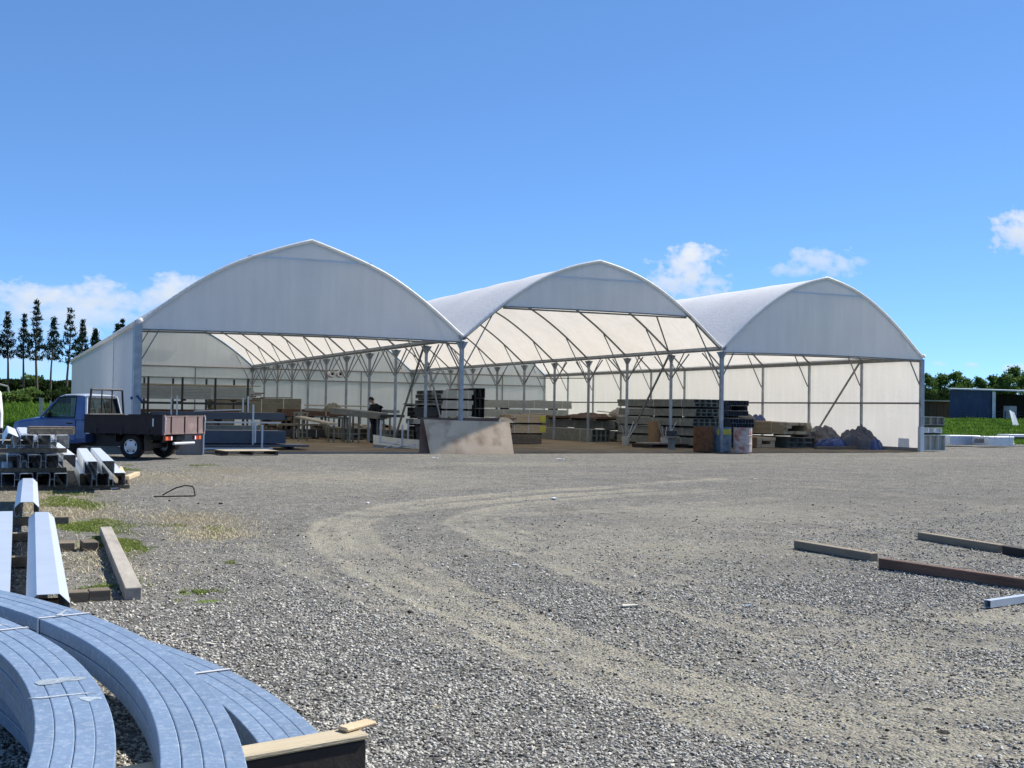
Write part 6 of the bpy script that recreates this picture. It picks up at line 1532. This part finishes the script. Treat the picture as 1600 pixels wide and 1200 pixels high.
def stones():
    c = stone_meshes(); rg = np.random.default_rng(12); XX = []; YY = []; SS = []
    for y0, y1, dens, s0, s1 in ((3.1, 5.6, 4200, .0048, .0105), (5.6, 8.5, 2100, .0055, .0115), (8.5, 12.5, 800, .0055, .013), (12.5, 20, 190, .007, .017)):
        a = (y1-y0)*(y1+y0)/2*1.47; n = int(a*dens*1.0); Y = np.sqrt(rg.uniform(y0**2, y1**2, n)); X = Y*rg.uniform(-.12, 1.35, n)
        sand, soil, moss, damp, rut = yard_fields(X, Y); pk = np.clip(.95-1.1*np.clip(sand+(fbm(X*3, Y*3, 4, 33)-.5)*1.3, 0, 1)-.5*soil-.6*moss, .05, 1)
        pk = pk*np.where(Y > 6.5, np.exp(-((Y-6.5)/4.6)**2), 1.)
        k = rg.uniform(0, 1, n) < pk; X, Y, rut = X[k], Y[k], rut[k]; XX.append(X); YY.append(Y); SS.append((s0+(s1-s0)*rg.uniform(0, 1, len(X))**1.6))
    X, Y, Sz = map(np.concatenate, (XX, YY, SS)); _, _, _, _, rut = yard_fields(X, Y); n = len(X)
    V = np.stack([X, Y, yard_height(X, Y, rut)+Sz*.25], 1); me = bpy.data.meshes.new('loose_gravel'); me.vertices.add(n); me.vertices.foreach_set('co', V.astype(np.float32).reshape(-1))
    r = me.attributes.new('rot', 'FLOAT_VECTOR', 'POINT'); r.data.foreach_set('vector', np.stack([rg.uniform(-.5, .5, n), rg.uniform(-.5, .5, n), rg.uniform(0, 6.28, n)], 1).astype(np.float32).reshape(-1))
    s = me.attributes.new('scl', 'FLOAT', 'POINT'); s.data.foreach_set('value', Sz.astype(np.float32))
    o = bpy.data.objects.new('loose_gravel', me); COL.objects.link(o); o['kind'] = 'stuff'
    ng = bpy.data.node_groups.new('scatter_stones', 'GeometryNodeTree'); ng.interface.new_socket('Geometry', in_out='INPUT', socket_type='NodeSocketGeometry'); ng.interface.new_socket('Geometry', in_out='OUTPUT', socket_type='NodeSocketGeometry')
    N = ng.nodes.new; L = ng.links.new; gi = N('NodeGroupInput'); go = N('NodeGroupOutput'); ci = N('GeometryNodeCollectionInfo'); ci.inputs[0].default_value = c; ci.inputs['Separate Children'].default_value = True; ci.inputs['Reset Children'].default_value = True
    ip = N('GeometryNodeInstanceOnPoints'); ip.inputs['Pick Instance'].default_value = True
    a1 = N('GeometryNodeInputNamedAttribute'); a1.data_type = 'FLOAT_VECTOR'; a1.inputs[0].default_value = 'rot'; a2 = N('GeometryNodeInputNamedAttribute'); a2.data_type = 'FLOAT'; a2.inputs[0].default_value = 'scl'
    e2r = N('FunctionNodeEulerToRotation'); L(a1.outputs[0], e2r.inputs[0]); L(gi.outputs[0], ip.inputs['Points']); L(ci.outputs[0], ip.inputs['Instance']); L(e2r.outputs[0], ip.inputs['Rotation']); L(a2.outputs[0], ip.inputs['Scale']); L(ip.outputs[0], go.inputs[0])
    md = o.modifiers.new('stones', 'NODES'); md.node_group = ng
    print('stones', n)
stones()
# litter on the yard: chips of wood, card and film
LT = [((806, 884), .10, 'white', 'thin white strip of film on the middle of the yard'), ((850, 897), .12, 'sack', 'pale flat splinter on the gravel right of centre'), ((985, 949), .22, 'sack', 'longest white strip lying across the tyre marks'), ((769, 963), .05, 'sack', 'small pale chip on the outer tyre mark'),
      ((683, 1107), .08, 'dryveg', 'pale straw chip in the dark gravel at the bottom'), ((876, 718), .4, 'white', 'pale flat scrap in front of the middle bay'), ((680, 716), .3, 'white', 'white paper scrap before the leaning plywood'), ((1180, 749), .4, 'sack', 'pale scrap in front of the drums'),
      ((1095, 778), .3, 'sack', 'long thin splinter at the right of the turning marks'), ((575, 787), .25, 'white', 'white scrap at the bend of the tyre mark'), ((866, 780), .35, 'white', 'flat white scrap behind the turning marks'), ((288, 994), .05, 'white', 'small white stone by the curved steel'),
      ((330, 1008), .16, 'sack', 'pale wood splinter right of the curved steel'), ((372, 1012), .07, 'sack', 'short pale splinter further right of the curved steel'), ((228, 966), .08, 'redwood', 'rusty red strip of metal near the curved steel'), ((1170, 948), .12, 'bright', 'thin bluish strip on the gravel right of centre'),
      ((1420, 949), .05, 'rust', 'small rusty lump on the gravel at right'), ((40, 802), .12, 'white', 'pale scrap between the long steel beams'), ((176, 822), .12, 'bright', 'pale metal scrap at the far end of the long timber'), ((140, 917), .05, 'white', 'white stone chip above the butted blocks'),
      ((125, 764), .25, 'white', 'left pale scrap under the small purlin stack'), ((150, 765), .3, 'sack', 'middle pale scrap under the small purlin stack'), ((178, 764), .25, 'white', 'right pale scrap under the small purlin stack')]
for k, (p, L_, m, lab) in enumerate(LT):
    q = atz(*p); rr = random.Random(k); L_ *= .6; w = L_*rr.uniform(.12, .4)
    hh = max(.006, w*.25); o = MB(); o.add([(-L_/2, -w/2, 0), (L_/2*.9, -w/2*.6, 0), (L_/2, w/2, 0), (-L_/2*.8, w/2*.9, 0), (-L_/2, -w/2, hh), (L_/2*.9, -w/2*.6, hh*1.3), (L_/2, w/2, hh*.8), (-L_/2*.8, w/2*.9, hh*1.2)], [(0, 3, 2, 1), (4, 5, 6, 7), (0, 1, 5, 4), (1, 2, 6, 5), (2, 3, 7, 6), (3, 0, 4, 7)])
    o = o.build('litter_scrap', M[m], label=lab, cat='scrap', group='scraps littering the yard'); place(o, q.x, q.y, .006, rr.uniform(0, 3.1))
# bigger dark clods and stones in the yard
CL_ = [(846, 958), (860, 955), (1000, 927), (1006, 930), (545, 918), (310, 787), (345, 788), (265, 783), (1010, 975), (985, 926), (1068, 972), (1500, 790), (1305, 925), (640, 957), (728, 870), (1270, 790), (950, 905), (420, 1010), (1155, 1020)]
CN = ['left dark clod of the close pair in mid foreground', 'right dark clod of the close pair in mid foreground', 'left dark clod of the pair nearer the right timbers', 'right dark clod of the pair nearer the right timbers', 'lone dark clod left of the outer tyre mark',
      'left dark clod just below the bent rod', 'rightmost dark clod by the bent rod', 'dark clod under the left end of the bent rod', 'dark clod below the longest white strip', 'dark clod above the longest white strip', 'dark clod right of the longest white strip',
      'dark clod behind the tan bearers at right', 'dark clod between the timbers and the small rusty lump', 'dark clod on the outer tyre mark', 'dark clod inside the turning marks', 'dark clod left of the tan bearers, further back', 'dark clod upper right of the white film strip', 'dark clod right of the splinters by the curved steel', 'dark clod left of the bluish strip']
for k, p in enumerate(CL_):
    q = atz(*p); import bmesh
    bm = bmesh.new(); bmesh.ops.create_icosphere(bm, subdivisions=2, radius=1); rr = random.Random(k+9); s = rr.uniform(.009, .017)*(q.y/9)**.5
    for v in bm.verts: v.co = Vector((v.co.x*s*1.4, v.co.y*s, v.co.z*s*.8))*rr.uniform(.8, 1.12)
    me = bpy.data.meshes.new('dark_clod'); bm.to_mesh(me); bm.free(); me.materials.append(M['blackwood']); o = bpy.data.objects.new('dark_clod', me); COL.objects.link(o); o.location = (q.x, q.y, s*.4); tag(o, CN[k], 'clod', 'dark clods scattered on the yard')
# timber heap left of the purlin stack
g = 'weathered boards heaped left of the purlins'
for k, (x0, x1, y, z, m) in enumerate(((-1.4, .42, 27.6, .60, 'tanwood'), (-1.2, .40, 27.2, .42, 'white'), (-1.5, .55, 26.2, .30, 'tanwood'), (-1.6, .30, 25.2, .18, 'wood'), (-1.8, .05, 24.0, .25, 'sack'), (-1.6, -.05, 23.0, .10, 'wood'), (-1.5, .1, 26.8, .75, 'wood'))):
    timber('timber_plank', (x0, y), (x1, y+.3*math.sin(k*2.1)), .35, .10, z-.1, M[m], ['tan board high in the heap beyond the purlins', 'white edged board under the high tan one', 'tan board jutting furthest right in the heap', 'grey board midway down the heap', 'pale board at the left of the purlin stack', 'grey board nearest the view in the heap', 'grey topmost board of the heap'][k], g)
crumple('low earth and weed heap under the old boards at left', (-.7, 25.4), 1.3, 3.2, .5, 'olive', 71, name='soil_heap', cat='soil heap', z0=-.05)
# loose offcuts thrown on the packs
OC = [(18.0, 43.0, .98, 1.3, 12, 'freshwood', 'long fresh offcut sticking out over the leaning plywood'), (17.6, 42.8, 1.02, .8, -30, 'white', 'white lath lying across the sacks behind the plywood'), (18.6, 42.9, .99, .7, 55, 'redwood', 'red-brown stick pointing up behind the plywood'),
      (19.4, 43.4, 1.20, 1.4, 80, 'tanwood', 'tan board lying along the top of the yellow-ended timber'), (19.9, 43.6, 1.21, .9, 65, 'woodx', 'dark short board on top of the yellow-ended timber'), (25.2, 46.4, 1.13, 1.8, 20, 'sack', 'pale board poking out from the brown canvas'),
      (25.9, 47.2, 1.30, 1.2, -15, 'tanwood', 'tan board thrown over the brown canvas'), (29.3, 39.0, 1.04, 2.6, 8, 'freshwood', 'orange-tan board on the near end of the timber right of the drums'), (28.8, 39.3, 1.03, 2.2, -6, 'wood', 'grey board beside the orange-tan one right of the drums'),
      (29.7, 40.6, 1.06, 2.0, 14, 'redwood', 'red-ended board on the timber right of the drums'), (22.3, 54.9, 1.84, 1.6, 84, 'woodx', 'dark board on the pale stack before the back wall'), (24.8, 55.0, 1.84, 1.2, 96, 'sack', 'pale board at the right of the pale stack top'),
      (17.0, 45.6, 2.20, 1.2, 75, 'wood', 'grey board lying on top of the square grey stack'), (13.6, 47.1, .53, 2.4, 4, 'tanwood', 'tan length lying on the open-ended beams under the pipes'), (11.4, 57.0, .90, 2.0, 60, 'sack', 'pale lath on the brown plank pack left of the trestles'),
      (14.8, 46.0, .52, 1.8, -12, 'freshwood', 'fresh length on the olive box beams'), (10.8, 53.3, 1.76, 1.4, 85, 'woodx', 'brown board on top of the olive sheet pack'), (6.0, 40.7, 1.18, 1.6, 88, 'rail', 'thin bright strip on the upper blue sheets')]
for x, y, z, L_, a, m, lab in OC:
    o = MB().bbox(-.06, .06, 0, L_, 0, .035, .004).build('offcut', M[m], label=lab, cat='offcut', group='loose offcuts on the stacked packs')
    oo = WL[o.name]
    for v in o.data.vertices: v.co += oo
    place(o, x, y, z, -R(a), rx=R((a % 7)*.6))
# concrete slab panel behind the ute
a = aty(275, 712, 33.9); b_ = aty(318, 711, 33.6)
MB().bbox(a.x, b_.x, 33.85, 33.95, 0, .62, .01).build('concrete_panel', M['concrete'], label='grey concrete panel standing on edge behind the tail of the ute', cat='concrete panel')
MB().box(b_.x+.004, b_.x+.05, 33.80, 33.93, 0, .78).build('edge_board', M['rail'], label='pale upright edge strip at the right of the concrete panel', cat='strip')
# added dark strip that paints the shadow line along the doorway ground
timber('threshold_shadow_strip', (5.4, 34.55), (12.0, 34.45), .12, .05, -.01, M['concrete'], 'dark strip put in for the threshold shadow across the left bay opening', 'threshold shadow strips under the shed front')
